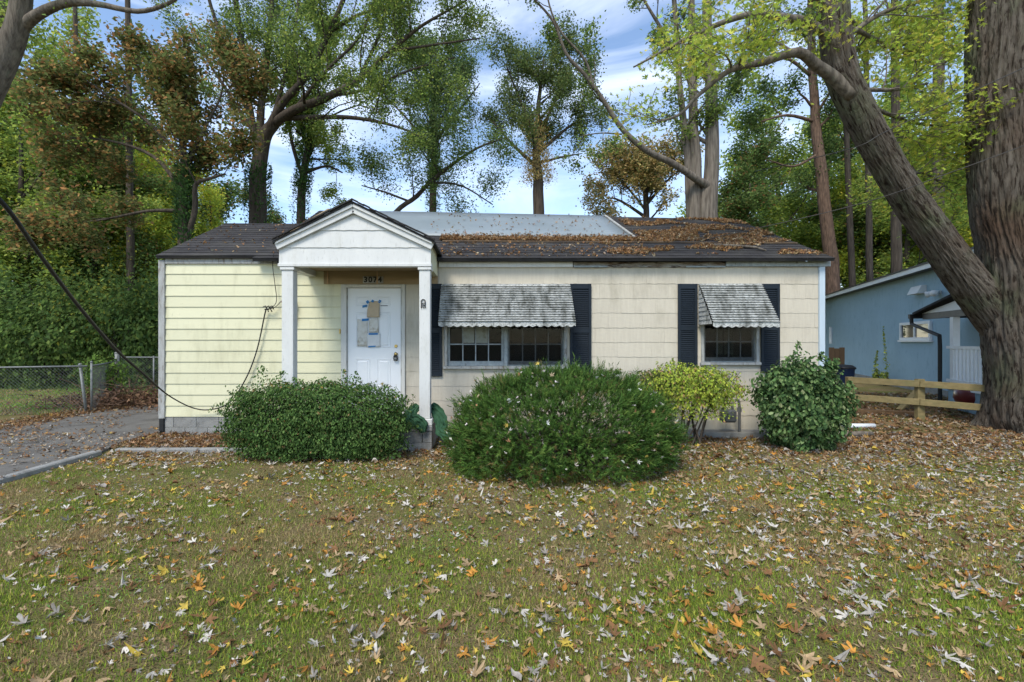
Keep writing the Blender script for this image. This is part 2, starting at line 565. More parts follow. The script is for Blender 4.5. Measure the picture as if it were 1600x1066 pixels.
def subtract(rects, holes):
    for hx0, hx1, hz0, hz1 in holes:
        nxt = []
        for x0, x1, z0, z1 in rects:
            if hx1 <= x0 or hx0 >= x1 or hz1 <= z0 or hz0 >= z1:
                nxt.append((x0, x1, z0, z1)); continue
            if hx0 > x0: nxt.append((x0, hx0, z0, z1))
            if hx1 < x1: nxt.append((hx1, x1, z0, z1))
            a, b = max(x0, hx0), min(x1, hx1)
            if hz1 < z1: nxt.append((a, b, hz1, z1))
            if hz0 > z0: nxt.append((a, b, z0, hz0))
        rects = nxt
    return [r for r in rects if r[1] - r[0] > 0.004 and r[3] - r[2] > 0.004]


# wall core with the window openings, side and back walls
wb = MB()
for x0, x1, z0, z1 in subtract([(XL, XR, 0.05, 3.03)], OPEN):
    wb.box(x0, x1, YW, YW + 0.12, z0, z1)
wall = wb.build('front_wall', M['beige'], house)
DEPTH_BACK = 14.2
sw = MB()
sw.prism([(YW + 0.12, 0.05), (DEPTH_BACK, 0.05), (DEPTH_BACK, 3.0), (11.2, 4.5), (YW + 0.12, 3.02)], 'x', XR - 0.12, XR)
sw.build('right_side_wall', M['beige'], house)
sw = MB()
sw.prism([(YW + 0.12, 0.05), (12.3, 0.05), (12.3, 3.0), (10.25, 4.15), (YW + 0.12, 3.05)], 'x', XL, XL + 0.12)
sw.build('left_side_wall', M['yellow'], house)
sw = MB()
sw.prism([(YW + 0.3, 3.0), (DEPTH_BACK, 3.0), (11.2, 4.62)], 'x', -3.9, -3.78)
sw.build('upper_gable_wall', M['beige'], house)
sw = MB()
sw.box(XL, XR, DEPTH_BACK, DEPTH_BACK + 0.12, 0.05, 3.0)
sw.build('back_wall', M['beige'], house)
# dim rooms seen through the windows
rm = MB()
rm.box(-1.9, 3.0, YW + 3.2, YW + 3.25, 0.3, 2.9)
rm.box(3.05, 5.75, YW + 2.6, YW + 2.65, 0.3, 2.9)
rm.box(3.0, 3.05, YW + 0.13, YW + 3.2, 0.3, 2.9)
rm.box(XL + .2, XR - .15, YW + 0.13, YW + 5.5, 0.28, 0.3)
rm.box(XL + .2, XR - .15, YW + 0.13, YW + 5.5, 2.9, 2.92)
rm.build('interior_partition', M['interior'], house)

# yellow lap siding, one board per course
yb = MB(); yb.box(XL + 0.05, xw(535), YW - 0.004, YW - 0.001, 0.33, 3.03)
ywall = yb.build('yellow_wall', M['yellow'], house)
for i in range(14):
    z0 = 0.329 + i * 0.1945
    z1 = min(z0 + 0.21, 3.035)
    x1 = xw(535.5)
    b = MB()
    b.prism([(YW - 0.005, z0), (YW - 0.024, z0), (YW - 0.024, z0 + 0.008), (YW - 0.008, z1), (YW - 0.005, z1)], 'x', XL + 0.035, x1)
    b.build('siding_board', M['yellow'], ywall)

# beige shingle siding, piece by piece with a wavy butt edge
sh_root = MB(); sh_root.box(xw(634), XR - 0.01, YW - 0.004, YW - 0.001, 0.30, 0.36)
bwall = sh_root.build('shingle_wall', M['beige'], house)
DOORHOLE = [(xw(533), xw(634), 0.3, 2.68)]
PANEL_Z = 2.675
for c in range(11):
    zb = 2.683 - 0.259 * c if c < 10 else 0.10
    zt = 2.985 if c == 0 else zb + 0.259
    if c == 10: zt = 0.35
    xx = xw(634) - (0.61 * ((c * 0.37) % 1.0))
    while xx < XR - 0.02:
        x0, x1 = max(xx, xw(634)), min(xx + 0.608, XR - 0.03)
        xx += 0.61
        if x1 - x0 < 0.02: continue
        holes = OPEN
        if c == 0: holes = OPEN + [(xw(634), -0.85, 2.6, 3.1)]
        for (a0, a1, c0, c1) in subtract([(x0, x1, zb, zt)], holes):
            b = MB()
            n = max(2, int((a1 - a0) / 0.05))
            wavy = abs(c0 - zb) < 1e-6
            ph = random.random() * 6
            lo, top = [], []
            jz = random.uniform(-0.003, 0.003)
            for q in range(n + 1):
                x = a0 + (a1 - a0) * q / n
                z = c0 + jz + (0.004 * math.sin(x * 31 + ph) + 0.002 * math.sin(x * 77) if wavy else 0)
                lo.append((x, z)); top.append((x, c1 + 0.004))
            vs, fs = [], []
            yo = -0.0155 + random.uniform(-0.002, 0.002)
            for q in range(n + 1):
                vs += [(lo[q][0], YW + yo, lo[q][1]), (top[q][0], YW - 0.009, top[q][1]), (lo[q][0], YW - 0.004, lo[q][1])]
            for q in range(n):
                i, j = q * 3, q * 3 + 3
                fs += [(i, j, j + 1, i + 1), (i + 2, j + 2, j, i)]
            e = n * 3
            fs += [(0, 1, 2), (e, e + 2, e + 1)]
            b.add(vs, fs)
            b.build('shingle', M['beige'], bwall, recalc=False)

# concrete block foundation (left part) and ledge under the right part
fb = MB(); fb.box(XL + 0.03, xw(634), YW + 0.002, YW + 0.1, -0.1, 0.325)
found = fb.build('foundation', M['concrete'], house)
for r in range(2):
    z0 = -0.05 + r * 0.19
    x = XL + 0.02 - (0.2 if r else 0)
    while x < -1.5:
        a, bx_ = max(x, XL + 0.02), min(x + 0.392, -1.5)
        if bx_ - a > 0.03:
            b = MB(); b.box(a, bx_, YW - 0.012, YW + 0.0, z0, z0 + 0.184)
            b.build('concrete_block', M['concrete'], found, bevel=0.004)
        x += 0.40
lb = MB(); lb.box(-0.6, XR - 0.5, YW - 0.30, YW - 0.02, -0.1, 0.105)
lb.build('foundation_ledge', M['concrete'], house, bevel=0.01)

# corner boards, frieze and fascia
cb = MB(); cb.box(XL - 0.035, XL + 0.075, YW - 0.045, YW + 0.06, 0.30, 3.10)
cb.build('left_corner_board', M['oldwood'], house, bevel=0.004)
cb = MB(); cb.box(XL - 0.03, XL + 0.06, YW - 0.04, YW + 0.06, 0.06, 0.297)
cb.build('rotted_corner_foot', M['black'], house, bevel=0.01)
cb = MB(); cb.box(XR - 0.05, XR + 0.05, YW - 0.05, YW + 0.07, 0.15, 2.985)
cb.build('right_corner_board', mat('pale_blue_paint', (0.48, 0.57, 0.64), (0.43, 0.51, 0.57), 7, (1, 1, .3), 0.55), house, bevel=0.004)
fr = MB(); fr.box(XL + 0.077, xw(434), YW - 0.04, YW - 0.004, 3.035, 3.14)
fr.build('frieze_board', M['oldwood'], house, bevel=0.004)
fr = MB(); fr.box(-0.84, xw(894), YW - 0.065, YW - 0.004, 2.975, 3.07)
fr.build('fascia_board', M['white'], house, bevel=0.004)
fr = MB()
n = 40
x0, x1 = xw(895), xw(1131)
poly = [(x0 + (x1 - x0) * i / n, 2.972 + 0.02 * noise.noise(Vector((i * 0.9, 2, 0))) + (0.012 if i % 7 == 3 else 0)) for i in range(n + 1)]
poly += [(x1, 3.066), (x0, 3.066)]
fr.prism(poly, 'y', YW - 0.045, YW - 0.004)
fr.build('rotten_fascia_board', M['rotwood'], house)
for a, c, z0, z1 in ((1132, 1294, 2.985, 3.075), (896, 948, 2.968, 3.0), (1070, 1131, 2.968, 2.995)):
    fr = MB(); fr.box(xw(a), xw(c), YW - 0.065, YW - 0.046, z0, z1)
    fr.build('grey_fascia_board', M['sashwood'], house, bevel=0.003)


# ---- roof
def roof_slope(name, parent, e0, e1, r0, r1, n, thick=0.05, m=None):
    """a slope built of overlapping shingle courses from the eave e0-e1 up to the ridge r0-r1"""
    e0, e1, r0, r1 = map(Vector, (e0, e1, r0, r1))
    nrm = (e1 - e0).cross(r0 - e0).normalized()
    if nrm.z < 0: nrm = -nrm
    deck = MB()
    q = [e0, e1, r1, r0]
    deck.add([p - nrm * thick for p in q] + [p - nrm * 0.004 for p in q],
             [(0, 1, 2, 3), (4, 5, 6, 7), (0, 1, 5, 4), (1, 2, 6, 5), (2, 3, 7, 6), (3, 0, 4, 7)])
    dk = deck.build(name, M['shingle'], parent)
    for i in range(n):
        t0, t1 = i / n, min((i + 1.15) / n, 1.0)
        b = MB()
        segs = max(2, int((e1 - e0).length / 0.32))
        vs, fs = [], []
        for s in range(segs + 1):
            u = s / segs
            a = e0.lerp(e1, u).lerp(r0.lerp(r1, u), t0) + nrm * (0.011 + random.uniform(-0.002, 0.003))
            a -= (r0 - e0).normalized() * random.uniform(0, 0.010)
            c = e0.lerp(e1, u).lerp(r0.lerp(r1, u), t1) + nrm * 0.001
            dn = a - nrm * 0.012
            vs += [a, c, dn]
        for s in range(segs):
            i0, j0 = s * 3, s * 3 + 3
            fs += [(i0, j0, j0 + 1, i0 + 1), (i0 + 2, j0 + 2, j0, i0)]
        b.add(vs, fs)
        b.build('shingle_course', M['shingle'], dk, recalc=False)
    return dk, nrm


ME0, ME1 = Vector((-4.05, 7.97, 3.10)), Vector((6.03, 7.97, 3.10))
MR0, MR1 = Vector((-4.05, 11.2, 4.84)), Vector((6.03, 11.2, 4.63))
main_roof, MN = roof_slope('main_roof', house, ME0, ME1, MR0, MR1, 22)
bk = MB()
bk.add([MR0, MR1, (6.03, 14.4, 2.95), (-4.05, 14.4, 2.95)], [(0, 1, 2, 3)])
bk.build('rear_roof_slope', M['shingle'], house)
AE0, AE1 = Vector((XL - 0.03, 8.07, 3.165)), Vector((-3.0, 8.07, 3.165))
AR0, AR1 = Vector((XL - 0.03, 10.25, 4.29)), Vector((-3.0, 10.25, 4.27))
side_roof, AN = roof_slope('side_roof', house, AE0, AE1, AR0, AR1, 15)
bk = MB()
bk.add([AR0, AR1, (-3.0, 12.5, 3.1), (XL - 0.03, 12.5, 3.1)], [(0, 1, 2, 3)])
bk.build('side_rear_slope', M['shingle'], house)


def main_pt(x, t, h=0.0):
    u = (x - ME0.x) / (ME1.x - ME0.x)
    return ME0.lerp(ME1, u).lerp(MR0.lerp(MR1, u), t) + MN * h


def side_pt(x, t, h=0.0):
    u = (x - AE0.x) / (AE1.x - AE0.x)
    return AE0.lerp(AE1, u).lerp(AR0.lerp(AR1, u), t) + AN * h


# grey sheet over the upper part of the main slope, with battens at its ends
g = MB()
q0 = [main_pt(-3.9, 0.40, 0.022), main_pt(2.95, 0.40, 0.022), main_pt(2.98, 1.0, 0.022), main_pt(-3.9, 1.0, 0.022)]
nx = 16
vs, fs = [], []
for j in range(5):
    for i in range(nx + 1):
        x = -3.9 + 6.86 * i / nx
        vs.append(main_pt(x, 0.40 + 0.6 * j / 4, 0.022 + 0.008 * noise.noise(Vector((i * 0.6, j * 0.8, 0)))))
for j in range(4):
    for i in range(nx):
        a = j * (nx + 1) + i
        fs.append((a, a + 1, a + nx + 2, a + nx + 1))
g.add(vs, fs)
sh = g.build('roof_sheet', M['sheet'], house, smooth=True)
sm = sh.modifiers.new('solid', 'SOLIDIFY'); sm.thickness = 0.006
g = MB(); g.obox(main_pt(2.96, 0.36, 0.04), main_pt(2.86, 0.99, 0.04), 0.05, 0.025, MN)
g.build('sheet_batten', M['oldwood'], house)
g = MB(); g.obox(main_pt(-4.0, 0.30, 0.04), main_pt(-3.82, 1.0, 0.04), 0.06, 0.025, MN)
g.build('sheet_batten', M['tan'], house)
g = MB(); g.obox(main_pt(-0.85, 0.285, 0.018), main_pt(6.0, 0.29, 0.018), 0.03, 0.03, MN)
g.build('roof_lip', mat('roof_lip_wood', (0.20, 0.13, 0.07), (0.06, 0.05, 0.045), 2, rough=0.9), house)
# a dead branch lying on the roof
br = MB()
p = [W(1115, 386, 8.65), W(1150, 388, 8.6), W(1180, 393, 8.5), W(1196, 399, 8.3)]
p = [main_pt(q.x, (q.y - 7.97) / 3.23, 0.045) for q in p]
br.tube(p, [0.03, 0.028, 0.024, 0.012], 7)
tag(br.build('fallen_branch', M['bark'], smooth=True), 'bare dead branch lying on the leaf strewn roof at its right end', 'branch')

# ---- porch
YP = 7.05


def xp(px, Y=YP): return (px - CX) / F * Y
def zp(py, Y=YP): return H - (py - CY) / F * Y


pb = MB()
PX0, PX1 = -3.17, -0.85
ZB, ZE, ZA = zp(417), zp(384), zp(327)
PXA = xp(553)
pb.box(PX0 + 0.01, PX1 - 0.01, YP + 0.012, YP + 0.10, ZB + 0.02, ZE)
pb.prism([(PX0 + 0.01, ZE), (PX1 - 0.01, ZE), (PXA, ZA - 0.02)], 'y', YP + 0.012, YP + 0.10)
porch = pb.build('porch_gable', M['white'], house)
# gable cladding, three courses
for (za, zb_, ) in ((ZB + 0.05, zp(387)), (zp(387) , zp(360)), (zp(360), ZA - 0.05)):
    def xr(z):
        if z <= ZE: return PX0, PX1
        t = (z - ZE) / (ZA - ZE)
        return PX0 + (PXA - PX0) * t, PX1 + (PXA - PX1) * t
    a0, a1 = xr(za); c0, c1 = xr(zb_ + 0.006)
    n = 24
    vs, fs = [], []
    for i in range(n + 1):
        u = i / n
        x = a0 + (a1 - a0) * u
        vs += [(x, YP - 0.010, za + 0.004 * math.sin(x * 29 + za * 9)), (c0 + (c1 - c0) * u, YP + 0.004, zb_ + 0.006),
               (x, YP + 0.008, za)]
    for i in range(n):
        a, c = i * 3, i * 3 + 3
        fs += [(a, c, c + 1, a + 1), (a + 2, c + 2, c, a)]
    MB().add(vs, fs).build('gable_shingle_course', M['white'], porch, recalc=False)
b = MB(); b.box(PX0 - 0.012, PX1 + 0.012, YP - 0.03, YP + 0.11, ZB, ZB + 0.05)
b.build('beam_trim', M['white'], porch, bevel=0.005)
for s, xe in ((-1, PX0 - 0.03), (1, PX1 + 0.03)):
    ze = ZE + 0.0
    up = Vector((0, -1, 0))
    b = MB(); b.obox((xe, YP - 0.035, ze - 0.02), (PXA, YP - 0.035, ZA - 0.015), 0.105, 0.035, up)
    b.build('rake_board', M['white'], porch, bevel=0.004)
    b = MB(); b.obox((xe, YP - 0.062, ze + 0.035), (PXA, YP - 0.062, ZA + 0.04), 0.05, 0.035, up)
    b.build('rake_moulding', M['white'], porch, bevel=0.004)
# side beams
b = MB(); b.box(PX1 - 0.10, PX1 - 0.012, YP + 0.102, YW - 0.03, ZB + 0.002, ZE + 0.06)
b.build('side_beam', M['yellow'], porch)
b = MB(); b.box(PX0 + 0.012, PX0 + 0.16, YP + 0.102, YW - 0.03, ZB + 0.002, ZE + 0.06)
b.build('side_beam', M['white'], porch)
b = MB(); b.box(PX0 + 0.162, PX1 - 0.102, YP + 0.102, YW - 0.03, ZB + 0.10, ZB + 0.12)
b.build('porch_ceiling', M['tan'], porch)
# porch roof: two slopes running back into the main slope
for s, xe in ((-1, PX0 - 0.07), (1, PX1 + 0.07)):
    zE, zA = ZE + 0.055, ZA + 0.10
    yb_ = 9.6
    q = [(xe, YP - 0.09, zE), (PXA, YP - 0.09, zA), (PXA, yb_, zA), (xe, 8.2, zE)]
    b = MB()
    b.add([Vector(p) for p in q] + [Vector(p) - Vector((0, 0, 0.035)) for p in q],
          [(0, 1, 2, 3), (7, 6, 5, 4), (0, 4, 5, 1), (1, 5, 6, 2), (2, 6, 7, 3), (3, 7, 4, 0)])
    pr = b.build('porch_roof_slope', M['shingle'], porch)
    edge = MB()
    npt = 14
    for i in range(npt):
        u0, u1 = i / npt, (i + 1.05) / npt
        a = Vector(q[0]).lerp(Vector(q[1]), u0); c = Vector(q[0]).lerp(Vector(q[1]), u1)
        z = Vector((0, 0, 0.012 + random.uniform(0, 0.012)))
        edge.obox(a + z - Vector((0, 0.01, 0)), c + z - Vector((0, 0.01, 0)), 0.05, 0.02, (0, 0, 1))
    edge.build('shingle_edge', M['shingle'], pr)
# posts
for (p0, p1, zb_) in ((440, 458, 0.38), (655, 672, 0.38)):
    a, c = xp(p0), xp(p1)
    b = MB(); b.box(a, c, YP - 0.0, YP + 0.165, zb_ + 0.10, ZB - 0.05)
    post = b.build('porch_post', M['white'], house, bevel=0.006)
    b = MB(); b.box(a - 0.02, c + 0.02, YP - 0.02, YP + 0.185, ZB - 0.05, ZB - 0.002)
    b.build('capital', M['white'], post, bevel=0.006)
    b = MB(); b.box(a - 0.035, c + 0.035, YP - 0.035, YP + 0.20, zb_, zb_ + 0.098)
    b.build('post_base', M['white'], post, bevel=0.008)
    if p0 > 600:
        # small black scroll ornament on the post
        cx_, cz = xp(661.5), zp(474)
        b = MB()
        ring = [(cx_ + 0.028 * math.cos(t), YP - 0.012, cz + 0.032 + 0.026 * math.sin(t)) for t in np.linspace(-0.3, math.pi + 0.3, 9)]
        b.tube(ring, 0.007, 6)
        b.tube([(cx_ - 0.03, YP - 0.012, cz - 0.075), (cx_ - 0.03, YP - 0.012, cz + 0.03)], 0.007, 6)
        b.tube([(cx_ + 0.03, YP - 0.012, cz - 0.04), (cx_ + 0.03, YP - 0.012, cz + 0.03)], 0.007, 6)
        b.tube([(cx_ - 0.03, YP - 0.012, cz), (cx_ + 0.025, YP - 0.012, cz + 0.004)], 0.006, 6)
        b.tube([(cx_ - 0.01, YP - 0.012, cz - 0.02), (cx_ + 0.02, YP - 0.012, cz - 0.035), (cx_ + 0.038, YP - 0.012, cz - 0.075)], 0.006, 6)
        b.tube([(cx_ - 0.008, YP - 0.012, cz - 0.02), (cx_ - 0.004, YP - 0.012, cz - 0.07), (cx_ + 0.02, YP - 0.012, cz - 0.06)], 0.006, 6)
        b.build('post_ornament', M['black'], post, smooth=True)
# slab of blocks
b = MB(); b.box(PX0 - 0.05, xp(676), YP - 0.06, YW - 0.02, 0.30, 0.38)
slab = b.build('porch_slab', M['concrete'], house, bevel=0.01)
for r in range(2):
    x = PX0 - 0.02 - r * 0.18
    while x < xp(675) - 0.03:
        a, c = max(x, PX0 - 0.02), min(x + 0.392, xp(675))
        if c - a > 0.04:
            b = MB(); b.box(a, c, YP - 0.045, YP + 0.1, -0.06 + r * 0.18, -0.06 + r * 0.18 + 0.175)
            b.build('concrete_block', M['concrete'], slab, bevel=0.004)
        x += 0.40
b = MB(); b.box(xp(675) - 0.12, xp(675) - 0.004, YP + 0.102, YW - 0.03, -0.06, 0.298)
b.build('slab_side', M['concrete'], slab)
b = MB(); b.box(PX0, xp(675) - 0.13, YP + 0.12, YW - 0.04, -0.06, 0.29)
b.build('slab_core', M['concrete'], slab)

# tan panel over the door, hanging strips, house number
b = MB(); b.box(xw(507), -0.86, YW - 0.038, YW - 0.026, PANEL_Z, 3.04)
b.build('transom_panel', M['tan'], house)
for px in (513.5, 590.5):
    b = MB(); b.box(xw(px) - 0.012, xw(px) + 0.012, YW - 0.06, YW - 0.05, PANEL_Z + 0.0, 2.95)
    b.build('hanging_strip', mat('strip_wood', (0.5, 0.34, 0.2), (0.42, 0.28, 0.16), 9), house)
b = MB(); b.box(xw(568), xw(600), YW - 0.050, YW - 0.039, zw(443.5), zw(432.5))
plaque = b.build('house_number_plaque', M['oldwood'], house, bevel=0.003)


def text_mesh(s, name, m, size, loc, parent, depth=0.004, bold=0.0):
    cu = bpy.data.curves.new(name, 'FONT')
    cu.body = s; cu.size = size; cu.extrude = depth; cu.offset = bold
    cu.align_x = 'CENTER'; cu.align_y = 'CENTER'
    tmp = bpy.data.objects.new(name, cu)
    COL.objects.link(tmp)
    dg = bpy.context.evaluated_depsgraph_get()
    me = bpy.data.meshes.new_from_object(tmp.evaluated_get(dg))
    bpy.data.objects.remove(tmp)
    me.transform(Matrix.Rotation(math.radians(90), 4, 'X'))
    me.transform(Matrix.Translation(Vector(loc) - root_loc(parent)))
    me.materials.clear(); me.materials.append(m)
    o = bpy.data.objects.new(name, me)
    COL.objects.link(o); o.parent = parent
    return o


for i, ch in enumerate('3074'):
    text_mesh(ch, 'numeral', M['black'], 0.135, (xw(572.5 + i * 7.4), YW - 0.054, zw(438)), plaque, 0.003, 0.004)

# ---- door
DX0, DX1, DZ0, DZ1 = xw(543.5), xw(627), 0.40, zw(451)
b = MB(); b.box(DX0 + 0.004, DX1 - 0.004, YW - 0.012, YW + 0.03, DZ0, DZ1)
door = b.build('door', M['door'], house)
dw = DX1 - DX0


def raised(x0, x1, z0, z1):
    b = MB()
    y0, y1, y2 = YW - 0.0125, YW - 0.019, YW - 0.013
    def ring(i, y): return [(x0 + i, y, z0 + i), (x1 - i, y, z0 + i), (x1 - i, y, z1 - i), (x0 + i, y, z1 - i)]
    rings = [ring(0, y0), ring(0.008, y1), ring(0.018, y2), ring(0.034, y2), ring(0.05, y1)]
    vs = sum(rings, [])
    fs = []
    for r in range(4):
        for k in range(4):
            fs.append((r * 4 + k, r * 4 + (k + 1) % 4, r * 4 + 4 + (k + 1) % 4, r * 4 + 4 + k))
    fs.append((16, 17, 18, 19))
    b.add(vs, fs).build('door_panel', M['door'], door, recalc=False)


for (c0, c1) in ((0.16, 0.42), (0.55, 0.80)):
    for (py0, py1) in ((478, 464), (543, 488), (604, 561)):
        raised(DX0 + dw * c0, DX0 + dw * c1, zw(py0), zw(py1))
b = MB()
b.box(xw(534), DX0 - 0.012, YW - 0.05, YW + 0.03, 0.38, zw(445))
b.box(DX1 + 0.012, xw(633.5), YW - 0.05, YW + 0.03, 0.38, zw(445))
b.box(DX0 - 0.012, DX1 + 0.012, YW - 0.05, YW + 0.03, DZ1 + 0.010, zw(445))
b.build('door_frame', M['frame'], house, bevel=0.005)
b = MB()
b.box(DX0 - 0.012, DX0 + 0.003, YW - 0.03, YW + 0.03, 0.385, DZ1 + 0.010)
b.box(DX1 - 0.003, DX1 + 0.012, YW - 0.03, YW + 0.03, 0.385, DZ1 + 0.010)
b.build('door_stop', M['oldwood'], house)


def disc_y(c, r, y0, y1, seg=14):
    b = MB()
    b.tube([(c[0], y0, c[1]), (c[0], (y0 + y1) / 2, c[1]), (c[0], y1, c[1])], [r, r, r * 0.8], seg)
    return b


disc_y((xw(619), zw(541)), 0.030, YW - 0.012, YW - 0.035).build('deadbolt', M['brass'], door)
disc_y((xw(619), zw(553.5)), 0.032, YW - 0.012, YW - 0.06).build('door_knob', M['brass'], door, smooth=True)
lk = empty('lock_box', (xw(619), YW - 0.05, zw(563)), 'black key lock box hanging from the white door knob', 'lock box')
b = MB(); b.box(xw(615.8), xw(622.2), YW - 0.075, YW - 0.03, zw(563.5), zw(555.5))
b.build('case', M['black'], lk, bevel=0.008)
b = MB(); b.box(xw(617.2), xw(620.8), YW - 0.079, YW - 0.0755, zw(561.5), zw(558.5))
b.build('keypad', M['galv'], lk)
xs_ = xw(619)
b = MB(); b.tube([(xs_ - 0.022, YW - 0.052, zw(556)), (xs_ - 0.022, YW - 0.052, zw(552)), (xs_, YW - 0.052, zw(550.2)), (xs_ + 0.022, YW - 0.052, zw(552)), (xs_ + 0.022, YW - 0.052, zw(556))], 0.006, 6)
b.build('shackle', M['galv'], lk, smooth=True)
b = MB(); b.box(xw(531), xw(533), YW - 0.04, YW - 0.02, zw(521.5), zw(514.5))
b.build('doorbell', M['brass'], house)


# papers on the door
def sheet(name, label, cat, px0, px1, py0, py1, m, y, curl=0.012, tapes=(), cut=None):
    x0, x1, z0, z1 = xw(px0), xw(px1), zw(py1), zw(py0)
    root = empty(name, ((x0 + x1) / 2, y, z0), label, cat)
    nx_, nz_ = 6, 8
    vs, fs = [], []
    for j in range(nz_ + 1):
        for i in range(nx_ + 1):
            u, v = i / nx_, j / nz_
            if cut: ux, vz = cut(u, v)
            else: ux, vz = u, v
            yy = y - curl * (abs(math.sin(u * 3.1 + j)) * 0.25 + (1 - v) ** 2 * 0.8 * (0.4 + 0.6 * u))
            vs.append((x0 + (x1 - x0) * ux, yy, z0 + (z1 - z0) * vz))
    for j in range(nz_):
        for i in range(nx_):
            a = j * (nx_ + 1) + i
            fs.append((a, a + 1, a + nx_ + 2, a + nx_ + 1))
    o = MB().add(vs, fs).build('sheet', m, root, smooth=True)
    s = o.modifiers.new('solid', 'SOLIDIFY'); s.thickness = 0.0015
    for (a, c, d_, e_, ang) in tapes:
        b = MB()
        cx_, cz = (xw(a) + xw(c)) / 2, (zw(d_) + zw(e_)) / 2
        hw, hh = (xw(c) - xw(a)) / 2, abs(zw(d_) - zw(e_)) / 2
        ca, sa = math.cos(ang), math.sin(ang)
        pts = [(cx_ + u * ca - v * sa, cz + u * sa + v * ca) for u, v in ((-hw, -hh), (hw * .9, -hh * .8), (hw, hh), (-hw * .92, hh * .9))]
        b.prism(pts, 'y', y - 0.012, y - 0.009)
        b.build('tape', M['tape'], root)
    return root


YD = YW - 0.022
sheet('paper_notice', 'stained torn paper notice under blue tape on the left of the door', 'paper', 559, 575, 499, 541, M['oldpaper'], YD,
      tapes=((566, 577, 498, 502, 0.05),))
sheet('paper_notice', 'clean white paper notice with blue tape at its top and bottom edges', 'paper', 574, 595, 521, 542, M['paper'], YD - 0.004,
      tapes=((576.5, 591.5, 520.5, 523.5, 0.0), (576, 588, 540.5, 542.6, 0.05)))
sheet('paper_notice', 'small faded paper just below the cardboard on the white door', 'paper', 577, 592, 497.5, 519.5, M['oldpaper'], YD - 0.001)
sheet('cardboard_sheet', 'curled tan cardboard piece taped high on the white door', 'cardboard', 574.5, 594, 471, 496, M['cardboard'], YD - 0.006, 0.05,
      tapes=((567, 574.5, 477, 480.5, 0.2), (573, 577.5, 470, 474.5, 0.6), (581, 585, 469, 473, -0.5), (592, 596, 469, 474, -0.5)),
      cut=lambda u, v: (u + (0.35 * max(0, v - 0.45) ** 1.0 * (1 - u)), v - 0.10 * max(0, 0.5 - u) * v))
b = MB(); b.box(xw(595), xw(606), YW - 0.0165, YW - 0.014, zw(478.5), zw(477.3))
tag(b.build('tape_strip', M['black']), 'thin dark tape strip right of the cardboard on the white door', 'tape')

# mailbox on the yellow wall
b = MB(); b.box(xw(446), xw(462.5), YW - 0.13, YW - 0.03, zw(500), zw(474))
mb_ = b.build('mailbox', M['brownwood'], house, bevel=0.004)
b = MB(); b.prism([(YW - 0.15, zw(474) + 0.002), (YW - 0.026, zw(474) + 0.002), (YW - 0.026, zw(470)), (YW - 0.12, zw(471))], 'x', xw(444.5), xw(464))
b.build('mailbox_lid', M['brownwood'], mb_)


# ---- windows
def window(name, label, x0, x1, z0, z1, cols, sashes, casing_mat, papers=()):
    b = MB()
    cw = 0.05
    b.box(x0 - cw, x0, YW - 0.045, YW + 0.1, z0, z1)
    b.box(x1, x1 + cw, YW - 0.045, YW + 0.1, z0, z1)
    b.box(x0 - cw, x1 + cw, YW - 0.045, YW + 0.1, z1, z1 + 0.06)
    b.box(x0 - cw - 0.02, x1 + cw + 0.02, YW - 0.075, YW + 0.1, z0 - 0.05, z0 - 0.002)
    win = b.build(name, casing_mat, house, bevel=0.004)
    if label: win['label'] = label
    sx = (x1 - x0 - 0.06 * (sashes - 1)) / sashes
    for s in range(sashes):
        a0 = x0 + s * (sx + 0.06)
        a1 = a0 + sx
        if s:
            b = MB(); b.box(a0 - 0.06, a0, YW - 0.035, YW + 0.08, z0, z1)
            b.build('mullion', M['sashwood'], win, bevel=0.004)
        zm = (z0 + z1) / 2 + 0.03
        for lo, hi, yy in ((z0, zm, YW + 0.01), (zm, z1, YW + 0.045)):
            rb = 0.085 if lo == z0 else 0.04
            b = MB()
            b.box(a0, a1, yy, yy + 0.035, lo + 0.001, lo + rb)
            b.box(a0, a1, yy, yy + 0.035, hi - 0.04, hi - 0.001)
            b.box(a0, a0 + 0.045, yy, yy + 0.035, lo + rb, hi - 0.04)
            b.box(a1 - 0.045, a1, yy, yy + 0.035, lo + rb, hi - 0.04)
            b.build('sash', M['sashwood'], win, bevel=0.003)
            g0, g1, h0, h1 = a0 + 0.045, a1 - 0.045, lo + rb, hi - 0.04
            for c in range(1, cols):
                xm = g0 + (g1 - g0) * c / cols
                b = MB(); b.box(xm - 0.010, xm + 0.010, yy + 0.004, yy + 0.03, h0, h1)
                b.build('muntin', M['sashwood'], win)
            zmid = (h0 + h1) / 2
            b = MB(); b.box(g0, g1, yy + 0.006, yy + 0.028, zmid - 0.010, zmid + 0.010)
            b.build('muntin', M['sashwood'], win)
            for c in range(cols):
                for r in range(2):
                    xa, xb = g0 + (g1 - g0) * c / cols, g0 + (g1 - g0) * (c + 1) / cols
                    za, zb_ = (h0, zmid) if r == 0 else (zmid, h1)
                    b = MB(); b.box(xa + 0.011, xb - 0.011, yy + 0.016, yy + 0.019, za + 0.011, zb_ - 0.011)
                    b.build('pane', M['glass'], win)
        if sashes == 1 or s == 1:
            b = MB(); b.box(a0 + 0.02, a1 - 0.02, YW - 0.005, YW - 0.003, z0 + 0.02, z1)
            b.build('insect_screen', M['screen'], win)
    return win


